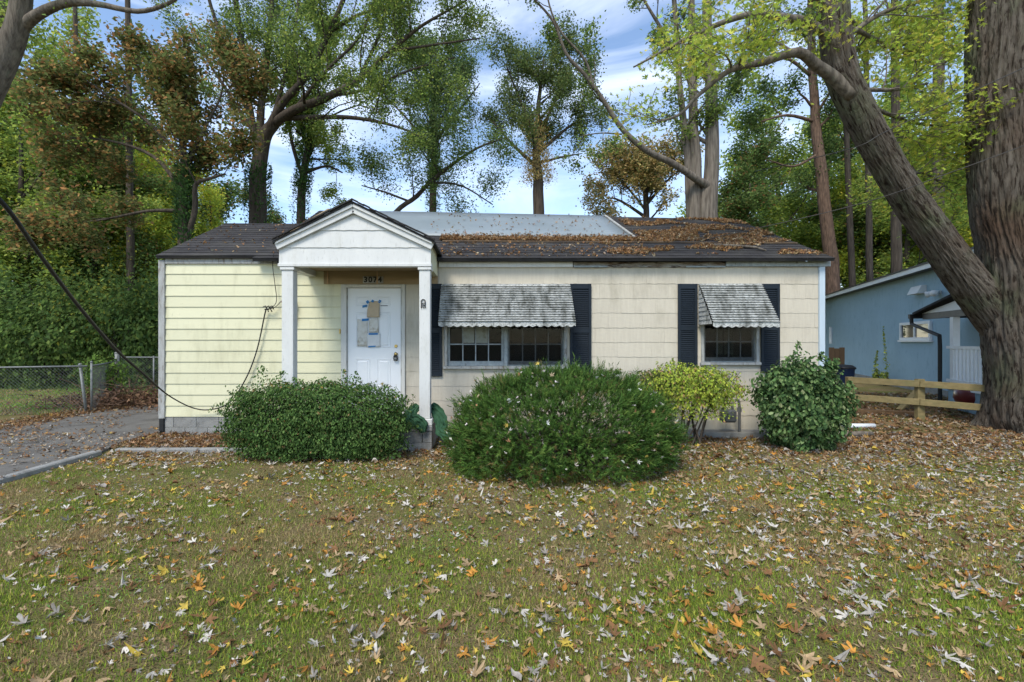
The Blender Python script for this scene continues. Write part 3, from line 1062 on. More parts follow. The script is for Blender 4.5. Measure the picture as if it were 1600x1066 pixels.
win1 = window('window', None, xw(699), xw(881), zw(572), 2.62, 4, 2, M['oldwood'])
win2 = window('window', None, xw(1099), xw(1180), zw(566), 2.60, 4, 1, M['oldwood'])
for (a, c, lab) in ((722, 741, 'pale paper sheet stuck inside the left window, the left one of two'), (743, 762, 'pale paper sheet stuck inside the left window, the right one of two')):
    b = MB(); b.box(xw(a), xw(c), YW + 0.0285, YW + 0.0300, zw(536), zw(510))
    tag(b.build('window_paper', M['oldpaper']), lab, 'paper')
patch_root = empty('bright_patch', (xw(1130), YW + 0.5, 1.5), 'added pale panels standing in for the brightness seen through the right window', 'bright_patch')
for (a, c) in ((1118, 1129), (1132, 1146)):  # added panels, their pale colour standing in for brightness behind the glass
    vs, fs = [], []
    for i in range(13):
        x = xw(a) * 1.06 + (xw(c) - xw(a)) * 1.06 * i / 12
        y = YW + 0.5 + 0.02 * math.sin(i * 1.9)
        vs += [(x, y, 1.42), (x, y, 2.45)]
    for i in range(12): fs.append((i * 2, i * 2 + 2, i * 2 + 3, i * 2 + 1))
    MB().add(vs, fs).build('bright_patch_panel', M['bright_patch'], patch_root, smooth=True)


# ---- shutters
def shutter(x0, x1, z0, z1):
    y0, y1 = YW - 0.055, YW - 0.022
    st = 0.045
    zm0, zm1 = z0 + (z1 - z0) * 0.47, z0 + (z1 - z0) * 0.52
    b = MB()
    b.box(x0, x0 + st, y0, y1, z0, z1); b.box(x1 - st, x1, y0, y1, z0, z1)
    b.box(x0 + st, x1 - st, y0 + .001, y1, z0, z0 + 0.09); b.box(x0 + st, x1 - st, y0 + .001, y1, z1 - 0.09, z1)
    b.box(x0 + st, x1 - st, y0 + .001, y1, zm0, zm1)
    b.box(x0 + st, x1 - st, y1 - 0.006, y1, z0 + 0.09, z1 - 0.09)
    s = b.build('shutter', M['shutter'], house, bevel=0.004)
    lv = MB()
    for lo, hi in ((z0 + 0.09, zm0), (zm1, z1 - 0.09)):
        z = lo + 0.004
        while z < hi - 0.02:
            lv.prism([(y1 - 0.007, z + 0.024), (y0 + 0.006, z), (y0 + 0.006, z + 0.006), (y1 - 0.007, z + 0.030)], 'x', x0 + st, x1 - st)
            z += 0.036
    lo_ = lv.build('louvers', M['shutter'], s)
    lo_['kind'] = 'stuff'


shutter(xw(658), xw(691), 1.045, 2.68)
shutter(xw(890), xw(923), 1.045, 2.68)
shutter(xw(1058), xw(1088), 1.12, 2.68)
shutter(xw(1187), xw(1216), 1.12, 2.68)


# ---- awnings of overlapping aluminium slats, closed sides, scalloped valance
def awning(x0, x1, ztop, zfront, proj, n=16):
    root = MB()
    root.box(x0, x1, YW - 0.06, YW - 0.03, ztop - 0.02, ztop + 0.012)
    a = root.build('awning', M['awning'], house, bevel=0.003)
    yt, yf = YW - 0.05, YW - proj
    sl = MB()
    for i in range(n):
        u0, u1 = i / n, (i + 1.0) / n
        ya, za = yt + (yf - yt) * u0, ztop + (zfront - ztop) * u0
        yb_, zb_ = yt + (yf - yt) * u1, ztop + (zfront - ztop) * u1
        out_ = 0.032
        nx_ = 24
        vs, fs = [], []
        for k in range(nx_ + 1):
            x = x0 + (x1 - x0) * k / nx_
            w = 0.004 * noise.noise(Vector((x * 3, i * 1.7, 0)))
            vs += [(x, ya, za), (x, yb_ - out_ + w, zb_ + out_ * 0.55 + w), (x, yb_ + 0.004, zb_ - 0.004)]
        for k in range(nx_):
            p, q = k * 3, k * 3 + 3
            fs += [(p, q, q + 1, p + 1), (p + 1, q + 1, q + 2, p + 2)]
        sl.add(vs, fs)
    o = sl.build('slats', M['awning'], a, recalc=False); o['kind'] = 'stuff'
    # side panels
    for xs in (x0, x1):
        sp = MB()
        m = 9
        for i in range(m):
            z0_, z1_ = zfront - 0.02 + (ztop - zfront) * i / m, zfront - 0.02 + (ztop - zfront) * (i + 1) / m
            def yfr(z): return yt + (yf - yt) * min(1, max(0, (ztop - z) / (ztop - zfront)))
            d_ = 0.012 * (1 if xs == x1 else -1)
            sp.add([(xs + d_, yt, z0_), (xs + d_, yfr(z0_ + 0.02), z0_), (xs, yfr(z1_ + 0.02), z1_ + 0.004), (xs, yt, z1_ + 0.004), (xs, yt, z0_), (xs, yfr(z0_ + 0.02), z0_)],
                   [(0, 1, 2, 3), (4, 5, 1, 0)])
        sp.build('side_panel', M['awning'], a, recalc=False)
    # valance
    vl = MB()
    m = int((x1 - x0) / 0.012)
    vs, fs = [], []
    for k in range(m + 1):
        x = x0 + (x1 - x0) * k / m
        drop = 0.055 + 0.026 * abs(math.sin(math.pi * (x - x0) / 0.125)) + 0.004 * noise.noise(Vector((x * 6, 0, 0)))
        vs += [(x, yf - 0.004, zfront + 0.005), (x, yf - 0.008, zfront - drop)]
    for k in range(m): fs.append((k * 2, k * 2 + 2, k * 2 + 3, k * 2 + 1))
    vl.add(vs, fs)
    vo = vl.build('valance', M['awning'], a, recalc=False)
    s = vo.modifiers.new('solid', 'SOLIDIFY'); s.thickness = 0.004


awning(xw(690), xw(890), zw(446), 1.985, 0.55)
awning(xw(1090), xw(1187), zw(445), 1.975, 0.55)

# ------------------------------------------------------------------ cable, meter, small things by the house
def smooth_path(pts, n=6):
    """Catmull-Rom through the points"""
    P = [Vector(p) for p in pts]
    P = [P[0] * 2 - P[1]] + P + [P[-1] * 2 - P[-2]]
    out_ = []
    for i in range(1, len(P) - 2):
        for k in range(n):
            t = k / n
            a, b, c, d_ = P[i - 1], P[i], P[i + 1], P[i + 2]
            out_.append(0.5 * ((2 * b) + (c - a) * t + (2 * a - 5 * b + 4 * c - d_) * t * t + (3 * b - a - 3 * c + d_) * t ** 3))
    out_.append(P[-2])
    return out_


cable = MB()
cp = [W(-330, -20, 3.0), W(-120, 205, 3.6), W(0, 313, 4.1), W(60, 395, 4.7), W(120, 475, 5.5), W(180, 545, 6.4), W(225, 585, 7.1), W(262, 617, 7.75),
      W(300, 637, 8.02), W(330, 640, 8.08), W(360, 628, 8.1), W(385, 590, 8.1), W(402, 545, 8.1), W(414, 490, 8.1), W(417, 483, 8.1)]
sp = smooth_path(cp, 6)
cable.tube(sp, [0.020 if q.y < 7.0 else (0.020 - 0.009 * min(1, (q.y - 7.0) / 0.8)) for q in sp], 8)
tag(cable.build('service_cable', M['black'], smooth=True), 'thick black utility cable sagging from upper left across the yellow siding', 'cable')
c2 = MB()
sp = smooth_path([W(417, 483, 8.09), W(424, 481, 8.09), W(432, 470, 8.09), W(429, 440, 8.09), W(426, 415, 8.05), W(428, 396, 7.98)], 5)
c2.tube(sp, 0.006, 6)
for i in range(5):
    a = W(411 + i * 2.6, 480 + (i % 2) * 4, 8.07)
    c2.tube([a, a + Vector((0.05, -0.02, 0.02)), a + Vector((0.07, 0, -0.04))], 0.009, 6)
c2.tube(smooth_path([W(420, 483, 8.09), W(430, 480, 8.08), W(440, 470, 8.09)], 4), 0.006, 6)
tag(c2.build('wire_splice', M['black'], smooth=True), 'small tangle of thin black wire on the yellow siding left of the porch post', 'wire')

# two thin wires crossing in front of the maple
for nm, pts, lab in (('w1', [(1040, 388, 9.5), (1320, 325, 8.0), (1490, 268, 7.2), (1700, 190, 6.4)], 'lower thin overhead wire strung to the big maple trunk'),
                     ('w2', [(1180, 268, 9.0), (1330, 232, 7.4), (1400, 198, 7.2), (1700, 60, 6.6)], 'upper thin overhead wire crossing the leaning maple limb')):
    w = MB(); w.tube(smooth_path([W(*p) for p in pts], 6), 0.007, 6)
    tag(w.build('overhead_wire', M['darkmetal'], smooth=True), lab, 'wire')

gm = empty('gas_meter', W(1135, 668, 7.95), 'grey gas meter on pipes against the wall behind the yellow shrub', 'gas meter')
gx = gm.location.x
b = MB(); b.box(gx - 0.12, gx + 0.12, 7.82, 7.98, 0.28, 0.50); b.build('meter_body', M['metergrey'], gm, bevel=0.03)
disc_y((gx, 0.44), 0.05, 7.82, 7.79).build('dial', M['galv'], gm)
b = MB(); b.tube(smooth_path([(gx - 0.08, 7.9, 0.5), (gx - 0.08, 7.9, 0.68), (gx - 0.08, 8.0, 0.74), (gx - 0.08, 8.15, 0.74)]), 0.022, 8); b.build('pipe', M['metergrey'], gm, smooth=True)
b = MB(); b.tube(smooth_path([(gx + 0.08, 7.9, 0.5), (gx + 0.08, 7.9, 0.60), (gx + 0.20, 7.92, 0.62), (gx + 0.22, 7.95, 0.0)]), 0.022, 8); b.build('pipe', M['metergrey'], gm, smooth=True)
b = MB(); b.tube([(gx + 0.22, 7.95, 0.45), (gx + 0.22, 7.95, 0.52)], 0.04, 10); b.build('valve', M['galv'], gm)

b = MB(); a, c = W(1292, 671, 8.75), W(1366, 668, 8.8)
b.tube([(a.x, a.y, 0.05), ((a.x + c.x) / 2, 8.77, 0.055), (c.x, c.y, 0.05)], 0.045, 12)
tag(b.build('pvc_pipe', M['pvc'], smooth=True), 'white plastic pipe lying on the leaves right of the green shrub', 'pipe')
b = MB(); a, c = W(1318, 684, 7.98), W(1362, 681, 8.05)
b.tube([(a.x, a.y, 0.05), ((a.x + c.x) / 2, 8.0, 0.06), (c.x, c.y, 0.05)], [0.045, 0.05, 0.04], 9)
tag(b.build('short_log', M['bark'], smooth=True), 'short mossy log lying on leaves in front of the white pipe', 'log')

# green cloth bunched round the foot of the right porch post: folded ropes of fabric
tp = empty('green_cloth', (xp(664), YP + 0.1, 0.36), 'crumpled green cloth draped around the foot of the right porch post', 'cloth')
def cloth_fold(name, path, widths, seed):
    vs, fs = [], []
    pth = smooth_path(path, 5)
    n = 18
    for i, p in enumerate(pth):
        w = (1 + 0.3 * noise.noise(Vector((i * 0.4, seed, 0)))) * np.interp(i / (len(pth) - 1), np.linspace(0, 1, len(widths)), widths)
        t = (pth[min(i + 1, len(pth) - 1)] - pth[max(i - 1, 0)]).normalized()
        s = t.cross(Vector((0, -1, 0.25))).normalized()
        for k in range(n + 1):
            u = k / n * 2 - 1
            bulge = 0.02 * math.cos(u * 1.5) + 0.05 * noise.noise(Vector((u * 3.6 + seed, i * 0.30, seed))) + 0.025 * noise.noise(Vector((u * 9 + seed, i * 0.8, seed)))
            q = p + s * (u * w) + Vector((0, -1, 0.2)) * bulge
            vs.append(q)
    for i in range(len(pth) - 1):
        for k in range(n):
            a = i * (n + 1) + k
            fs.append((a, a + 1, a + n + 2, a + n + 1))
    o = MB().add(vs, fs).build(name, M['tarp'], tp, smooth=True, recalc=False)
    s = o.modifiers.new('solid', 'SOLIDIFY'); s.thickness = 0.012
cloth_fold('fold', [W(654, 633, 7.2), W(645, 643, 7.12), W(636, 655, 7.0), W(630, 668, 6.93)], [0.05, 0.08, 0.11, 0.09], 1)
cloth_fold('fold', [W(640, 655, 7.0), W(650, 657, 6.94), W(658, 664, 6.92), W(662, 676, 6.93)], [0.06, 0.10, 0.10, 0.04], 5)
cloth_fold('fold', [W(674, 632, 7.25), W(682, 642, 7.2), W(688, 655, 7.1), W(692, 672, 7.05)], [0.05, 0.09, 0.11, 0.07], 9)
cloth_fold('fold', [W(684, 662, 7.1), W(690, 674, 7.0), W(700, 680, 6.9), W(712, 683, 6.85)], [0.05, 0.09, 0.08, 0.05], 14)

# ------------------------------------------------------------------ chain link fence, left
def chain_fence(p0, p1, h, name, label, posts):
    p0, p1 = Vector(p0), Vector(p1)
    root = empty(name, (p0.x, p0.y, 0), label, 'fence', 'chain link fences by the driveway')
    d_ = p1 - p0; L = d_.length; t = d_.normalized()
    b = MB(); b.tube([p0 + Vector((0, 0, h)), p0.lerp(p1, 0.5) + Vector((0, 0, h - 0.015)), p1 + Vector((0, 0, h))], 0.019, 8)
    b.build('top_rail', M['galv'], root, smooth=True)
    b = MB()
    step = 0.075
    n = int((L + h) / step)
    for i in range(n):
        s = i * step
        for sg in (1, -1):
            a0, z0, a1, z1 = (s, 0.03, s - h, h) if sg > 0 else (s - h, 0.03, s, h)
            # clip to 0..L
            if sg > 0:
                lo, hi = s - h, s
            else:
                lo, hi = s - h, s
            def zat(x):
                f = (x - (s - h)) / h
                return 0.03 + (h - 0.03) * ((1 - f) if sg > 0 else f)
            lo2, hi2 = max(lo, 0), min(hi, L)
            if hi2 - lo2 < 0.03: continue
            q0 = p0 + t * lo2; q1 = p0 + t * hi2
            b.tube([q0 + Vector((0, 0, zat(lo2))), q1 + Vector((0, 0, zat(hi2)))], 0.0024, 3, cap=False)
    o = b.build('chain_link_mesh', M['galv'], root, recalc=False); o['kind'] = 'stuff'
    for f, r, top, lean in posts:
        q = p0 + d_ * f
        b = MB(); b.tube([q + Vector((0, 0, -0.1)), q + Vector(lean) + Vector((0, 0, top))], r, 10)
        b.lathe((q.x + lean[0], q.y + lean[1], top), [(r + 0.004, -0.01), (r + 0.006, 0.01), (r * 0.6, 0.03), (0.002, 0.035)], 10)
        b.build('fence_post', M['galv'], root, smooth=True)
    return root


A = W(-160, 655, 9.8); Bp = W(136, 645, 10.5)
chain_fence((A.x, 9.8, 0), (Bp.x, 10.5, 0), 1.10, 'chain_link_fence', 'sagging chain link fence between the driveway and the green side lawn',
            ((0.30, 0.022, 1.14, (0, 0, 0)), (1.0, 0.030, 1.13, (-0.16, 0, 0))))
C = W(143, 640, 10.6); D = W(183, 606, 13.4)
chain_fence((C.x, 10.6, 0), (D.x, 13.4, 0), 1.10, 'chain_link_fence', 'short chain link fence panel receding to the thick capped post',
            ((0.0, 0.022, 1.18, (0, 0, 0)), (1.0, 0.060, 1.32, (0, 0, 0))))
E = W(300, 606, 13.9)
chain_fence((D.x + 0.12, 13.4, 0), (E.x, 13.9, 0), 1.2, 'chain_link_fence', 'chain link fence running from the thick post behind the house corner',
            ((0.45, 0.022, 1.2, (0, 0, 0)),))

# ------------------------------------------------------------------ blue neighbour house
BD = Vector((0.391, 0.920, 0))                # the long wall runs away from the camera to the left
BP0 = Vector((14.09, 14.7, 0))
BO = Vector((-0.920, 0.391, 0))               # outward from that wall


def bl(px, off=0.0):
    """local x along the wall and depth of the point that the photo shows at column px, off metres out from the wall"""
    k = (px - CX) / F
    q = BP0 + BO * off
    s_ = (q.x - q.y * k) / (BD.y * k - BD.x)
    return -s_, q.y + BD.y * s_


def blz(py, Y): return H - (py - CY) / F * Y


bh = empty('neighbour_house', (0, 0, 0), 'pale blue stucco house with a white railed side porch, behind the maple', 'house')
EZ = 4.02
b = MB(); b.box(-14, 4.5, 0, 8, 0, EZ - 0.08)
b.build('wall', M['blue'], bh)
b = MB(); b.box(-14.02, 4.52, -0.03, -0.002, -0.1, 0.2); b.build('foundation', M['concrete'], bh)
b = MB()
b.prism([(-0.40, EZ), (4.0, EZ + 1.5), (8.4, EZ), (8.4, EZ - 0.1), (4.0, EZ + 1.4), (-0.40, EZ - 0.1)], 'x', -14.3, 4.8)
rf = b.build('roof', M['shingle'], bh)
b = MB(); b.box(-14.3, 4.8, -0.43, -0.402, EZ - 0.16, EZ + 0.005); b.build('fascia', M['trimwhite'], rf)
b = MB(); b.box(-14.3, 4.8, -0.46, -0.432, EZ - 0.02, EZ + 0.03); b.build('drip_edge', M['black'], rf)
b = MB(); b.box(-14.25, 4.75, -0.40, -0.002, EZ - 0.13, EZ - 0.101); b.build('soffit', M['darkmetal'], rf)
# window
(x0, ya), (x1, yb2) = bl(1409), bl(1457)
z0, z1 = blz(531.5, (ya + yb2) / 2), blz(503, (ya + yb2) / 2)
t_ = 0.09
b = MB()
b.box(x0, x1, -0.07, -0.002, z0, z0 + t_); b.box(x0, x1, -0.07, -0.002, z1 - t_, z1)
b.box(x0, x0 + t_, -0.07, -0.002, z0 + t_, z1 - t_); b.box(x1 - t_, x1, -0.07, -0.002, z0 + t_, z1 - t_)
xm = (x0 + x1) / 2
b.box(xm - 0.04, xm + 0.04, -0.06, -0.002, z0 + t_, z1 - t_)
wn = b.build('window', M['trimwhite'], bh)
b = MB(); b.box(x0 - 0.06, x1 + 0.06, -0.10, -0.002, z0 - 0.06, z0 - 0.002); b.build('sill', M['trimwhite'], wn)
gl = mat('dark_glass', (0.03, 0.035, 0.035), (0.02, 0.025, 0.025), 2, rough=0.06, spec=0.8)
for a, c in ((x0 + t_, xm - 0.04), (xm + 0.04, x1 - t_)):
    b = MB(); b.box(a + 0.002, c - 0.002, -0.03, -0.003, z0 + t_ + 0.002, z1 - t_ - 0.002); b.build('pane', gl, wn)
x0, Ya = bl(1431); x1, Yb = bl(1448)
z0, z1 = blz(461, Ya), blz(449, Ya)
b = MB(); b.prism([(0, z0), (-0.24, z0), (-0.13, z1), (0, z1)], 'x', x0, x1); b.build('vent_hood', M['trimwhite'], bh)
x0, Ya = bl(1470)
z0 = blz(457, Ya)
b = MB(); b.box(x0 - 0.06, x0 + 0.06, -0.10, -0.002, z0 - 0.06, z0 + 0.06); fo = b.build('flood_light', M['trimwhite'], bh)
for sg in (-1, 1):
    b = MB(); b.tube([(x0 + sg * 0.07, -0.08, z0), (x0 + sg * 0.22, -0.26, z0 - 0.04)], [0.05, 0.10], 10); b.build('lamp_head', M['trimwhite'], fo, smooth=True)
x0, Ya = bl(1300)
b = MB(); b.tube([(x0, -0.05, blz(537, Ya)), (x0, -0.05, blz(511, Ya))], 0.07, 8); b.build('utility_pipe', M['trimwhite'], bh)
# porch standing out from the wall near its right end
PO = 1.1
xl, Yl = bl(1436, PO); xa, Ya = bl(1500, PO); xr_ = xa + (xa - xl)
ze_, za_ = blz(491, Yl), blz(462, Ya)
b = MB(); b.prism([(xl + 0.15, ze_), (xr_ - 0.15, ze_), (xa, za_ - 0.08)], 'y', -PO, -PO + 0.05)
nb = b.build('porch_gable', M['trimwhite'], bh)
for xe in (xl, xr_):
    q = [(xe, -PO - 0.15, ze_ - 0.02), (xa, -PO - 0.15, za_), (xa, 0.0, za_), (xe, 0.0, ze_ - 0.02)]
    b = MB(); b.add([Vector(p) for p in q] + [Vector(p) + Vector((0, 0, 0.06)) for p in q], [(0, 1, 2, 3), (4, 5, 6, 7), (0, 1, 5, 4), (1, 2, 6, 5), (2, 3, 7, 6), (3, 0, 4, 7)])
    b.build('porch_roof_slope', M['shingle'], nb)
b = MB(); b.box(xl + 0.2, xr_ - 0.2, -PO + 0.0, -PO + 0.12, ze_ - 0.16, ze_ - 0.002); b.build('porch_beam', M['darkmetal'], nb)
b = MB(); b.box(xl - 0.12, xl - 0.005, -PO - 0.2, -0.02, ze_ - 0.12, ze_); b.build('gutter', M['black'], bh)
xc, Yc = bl(1480, PO)
b = MB(); b.tube([(xl - 0.06, -PO - 0.15, ze_ - 0.1), (xl - 0.02, -PO - 0.15, ze_ - 0.28), (xc - 0.12, -PO - 0.1, ze_ - 0.62), (xc - 0.1, -PO - 0.1, ze_ - 0.9), (xc - 0.1, -PO - 0.1, 0.02)], 0.045, 8)
b.build('downspout', M['black'], bh)
PF = blz(600, Yc)
for xx_ in (xc + 0.12, xr_ - 0.5):
    b = MB(); b.box(xx_, xx_ + 0.15, -PO + 0.0, -PO + 0.13, PF, ze_ - 0.162); b.build('porch_column', M['trimwhite'], bh)
b = MB(); b.box(xc, xr_, -PO - 0.05, -0.002, PF - 0.1, PF - 0.002); b.build('porch_floor', M['trimwhite'], bh)
b = MB(); b.box(xc + 0.05, xr_ - 0.05, -PO, -0.01, 0.0, PF - 0.102); b.build('porch_base', M['blue'], bh)
for z in (PF + 0.10, PF + 0.92):
    b = MB(); b.box(xc + 0.02, xr_ - 0.5, -PO - 0.03, -PO - 0.002, z - 0.035, z + 0.035); b.build('handrail', M['trimwhite'], bh)
xx_ = xc + 0.36
while xx_ < xr_ - 0.6:
    b = MB(); b.box(xx_ - 0.03, xx_ + 0.03, -PO + 0.0, -PO + 0.04, PF + 0.03, PF + 0.95); b.build('baluster', M['trimwhite'], bh)
    xx_ += 0.16
bh.location = BP0
bh.rotation_euler = (0, 0, math.atan2(-BD.y, -BD.x))

# wooden rail fence
rf_ = empty('rail_fence', W(1437, 657, 9.7), 'low two rail wooden fence running to the big maple trunk', 'fence')
def fpt(px, Y, z): return ((px - CX) / F * Y, Y, z)
for (px, Y) in ((1437, 9.7), (1328, 10.3)):
    b = MB(); x, y, _ = fpt(px, Y, 0); b.box(x - 0.075, x + 0.075, y - 0.05, y + 0.05, -0.05, 0.87); b.build('fence_post', M['treated'], rf_, bevel=0.008)
for (ya, yb2, z0_, z1_) in ((10.35, 9.0, 0.80, 0.74), (10.35, 9.0, 0.42, 0.36)):
    a = Vector(fpt(1322, ya, z0_)); m_ = Vector(fpt(1437, 9.62, (z0_ * 0.6 + z1_ * 0.4))); c = Vector(fpt(1545, yb2, z1_))
    for p, q in ((a, m_ - Vector((0.004, 0, 0))), (m_ + Vector((0.004, 0, 0)), c)):
        b = MB(); b.obox(p, q, 0.04, 0.135); b.build('rail', M['treated'], rf_, bevel=0.006)

# things by the blue wall
rb = empty('recycling_bin', W(1318, 590, 12.5), 'blue plastic bin with dark lid behind the green shrub', 'bin')
rb.location.z = 0
bx_ = rb.location.x
b = MB(); b.lathe((bx_, 12.5, 0.0), [(0.20, 0.35), (0.22, 0.45), (0.25, 0.90), (0.27, 0.92)], 14); b.lathe((bx_, 12.5, 0.0), [(0.18, 0.0), (0.20, 0.349)], 14)
b.build('body', M['bluebin'], rb, smooth=True)
b = MB(); b.lathe((bx_, 12.5, 0.925), [(0.28, 0.0), (0.28, 0.03), (0.2, 0.09), (0.02, 0.11)], 14); b.build('lid', M['black'], rb, smooth=True)
wg = empty('wooden_gate', W(1305, 570, 13.6), 'short brown plank gate between the two houses', 'gate')
wg.location.z = 0
for i in range(3):
    x = wg.location.x - 0.17 + i * 0.155
    b = MB(); b.box(x, x + 0.145, 13.6, 13.63, 0.05, 1.48 - 0.03 * (i == 1)); b.build('plank', M['brownwood'], wg, bevel=0.005)
b = MB(); b.box(wg.location.x - 0.2, wg.location.x + 0.3, 13.632, 13.67, 0.9, 1.0); b.build('gate_rail', M['brownwood'], wg)
# red wheelbarrow tub tipped behind the fence
wbw = empty('wheelbarrow', W(1522, 628, 10.6), 'red wheelbarrow tub half hidden behind the maple trunk and rail fence', 'wheelbarrow')
wbw.location.z = 0
wx = wbw.location.x
b = MB(); b.lathe((wx + 0.2, 10.7, 0.10), [(0.20, 0.0), (0.36, 0.10), (0.42, 0.24), (0.40, 0.40), (0.30, 0.52), (0.10, 0.58)], 18); b.build('tub', M['red'], wbw, smooth=True)
b = MB(); b.tube([(wx + 0.55, 10.5, 0.18), (wx + 0.55, 10.58, 0.18)], 0.18, 16); b.build('wheel', M['black'], wbw, smooth=False)
b = MB(); b.tube([(wx - 0.5, 10.75, 0.1), (wx + 0.1, 10.75, 0.13)], 0.02, 6); b.build('handle', M['treated'], wbw)
b = MB(); a, c = W(1405, 622, 10.9), W(1442, 585, 11.2)
b.obox((a.x, a.y, 0.04), (c.x, c.y, 0.62), 0.12, 0.04)
tag(b.build('leaning_plank', M['treated']), 'pale plank leaning at an angle behind the rail fence', 'plank')
b = MB(); a, c = W(1338, 655, 10.6), W(1440, 662, 10.2)
b.obox((a.x, a.y, 0.06), (c.x, c.y, 0.05), 0.12, 0.10)
tag(b.build('landscape_timber', M['brownwood'], bevel=0.01), 'dark timber lying on brown leaves below the rail fence', 'timber')

# ------------------------------------------------------------------ leaf templates
def maple_template(seed, curl, fold=0.0):
    r = random.Random(seed)
    tips = [(90, 1.0), (42, 0.88), (138, 0.88), (-12, 0.62), (192, 0.62)]
    pts = []
    order = [(-50, 0.18), (-12, 0.62), (8, 0.40), (16, 0.27), (30, 0.62), (42, 0.90), (54, 0.62), (66, 0.26), (78, 0.58), (90, 1.0),
             (102, 0.58), (114, 0.26), (126, 0.62), (138, 0.90), (150, 0.62), (164, 0.27), (172, 0.40), (192, 0.62), (230, 0.18)]
    v = [(0, 0, 0)]
    a1, a2, a3 = r.uniform(-1, 1), r.uniform(-1, 1), r.uniform(-1, 1)
    fa = r.uniform(-0.6, 0.6)
    for ang, rad in order:
        rad *= r.uniform(0.72, 1.12)
        a = math.radians(ang + r.uniform(-4, 4))
        x, y = rad * math.cos(a) * 0.9, rad * math.sin(a)
        z = curl * (0.55 * a1 * x * x + 0.5 * a2 * y * abs(y) + 0.6 * a3 * x * y + 0.28 * rad * rad * r.uniform(-0.3, 1)) + fold * abs(x * math.cos(fa) + y * math.sin(fa))
        v.append((x, y, z))
    n = len(order)
    # stem
    v += [(-0.02, -0.1, 0.0), (0.02, -0.1, 0.0), (0.1 * a1, -0.75, 0.12)]
    f = [(0, i, i + 1) for i in range(1, n)] + [(0, n, 1)] + [(n + 1, n + 2, n + 3)]
    return np.array(v, dtype=np.float32), np.array(f, dtype=np.int32)


def oval_template(seed, curl):
    r = random.Random(seed)
    v = [(0, -0.5, 0)]
    for y, w in ((-0.25, 0.26), (0.1, 0.30), (0.38, 0.16)):
        z = curl * r.uniform(-0.2, 0.35)
        v += [(-w, y, z + curl * 0.22), (0, y, z * 0.4), (w, y, z + curl * r.uniform(0.0, 0.3))]
    v.append((0, 0.62, curl * r.uniform(-0.1, 0.4)))
    f = [(0, 2, 1), (0, 3, 2), (1, 2, 5), (1, 5, 4), (2, 3, 6), (2, 6, 5), (4, 5, 8), (4, 8, 7), (5, 6, 9), (5, 9, 8), (7, 8, 10), (8, 9, 10)]
    return np.array(v, dtype=np.float32), np.array(f, dtype=np.int32)


DIAMOND = (np.array([(0, -0.5, 0), (0.30, 0.0, 0.06), (0, 0.55, 0), (-0.30, 0.0, 0.06)], dtype=np.float32), np.array([(0, 1, 2), (0, 2, 3)], dtype=np.int32))


def euler_mats(rx, ry, rz):
    cx, sx, cy, sy, cz, sz = np.cos(rx), np.sin(rx), np.cos(ry), np.sin(ry), np.cos(rz), np.sin(rz)
    R = np.empty((len(rx), 3, 3), dtype=np.float32)
    R[:, 0, 0] = cz * cy; R[:, 0, 1] = cz * sy * sx - sz * cx; R[:, 0, 2] = cz * sy * cx + sz * sx
    R[:, 1, 0] = sz * cy; R[:, 1, 1] = sz * sy * sx + cz * cx; R[:, 1, 2] = sz * sy * cx - cz * sx
    R[:, 2, 0] = -sy; R[:, 2, 1] = cy * sx; R[:, 2, 2] = cy * cx
    return R


def scatter(pos, R, size, cols, templates):
    """instances of templates baked to arrays: verts, faces, colours"""
    N = len(pos)
    pick = RNG.integers(0, len(templates), N)
    V, Fc, C = [], [], []
    base = 0
    for k, (tv, tf) in enumerate(templates):
        s = np.where(pick == k)[0]
        if not len(s): continue
        vv = np.einsum('nij,kj->nki', R[s], tv) * size[s][:, None, None] + pos[s][:, None, :]
        m = len(tv)
        ff = tf[None] + (np.arange(len(s)) * m)[:, None, None] + base
        V.append(vv.reshape(-1, 3)); Fc.append(ff.reshape(-1, 3)); C.append(np.repeat(cols[s], m, 0))
        base += len(s) * m
    return np.concatenate(V), np.concatenate(Fc), np.concatenate(C)


def pick_cols(palette, weights, n, jit=0.22):
    p = np.array(palette, dtype=np.float32)
    w = np.array(weights, dtype=float); w /= w.sum()
    c = p[RNG.choice(len(p), n, p=w)]
    return np.clip(c * (1 + RNG.uniform(-jit, jit, (n, 1))) * (1 + RNG.uniform(-0.06, 0.06, (n, 3))), 0.005, 0.9).astype(np.float32)


# ------------------------------------------------------------------ trees
def polylen(p): return sum((p[i + 1] - p[i]).length for i in range(len(p) - 1))


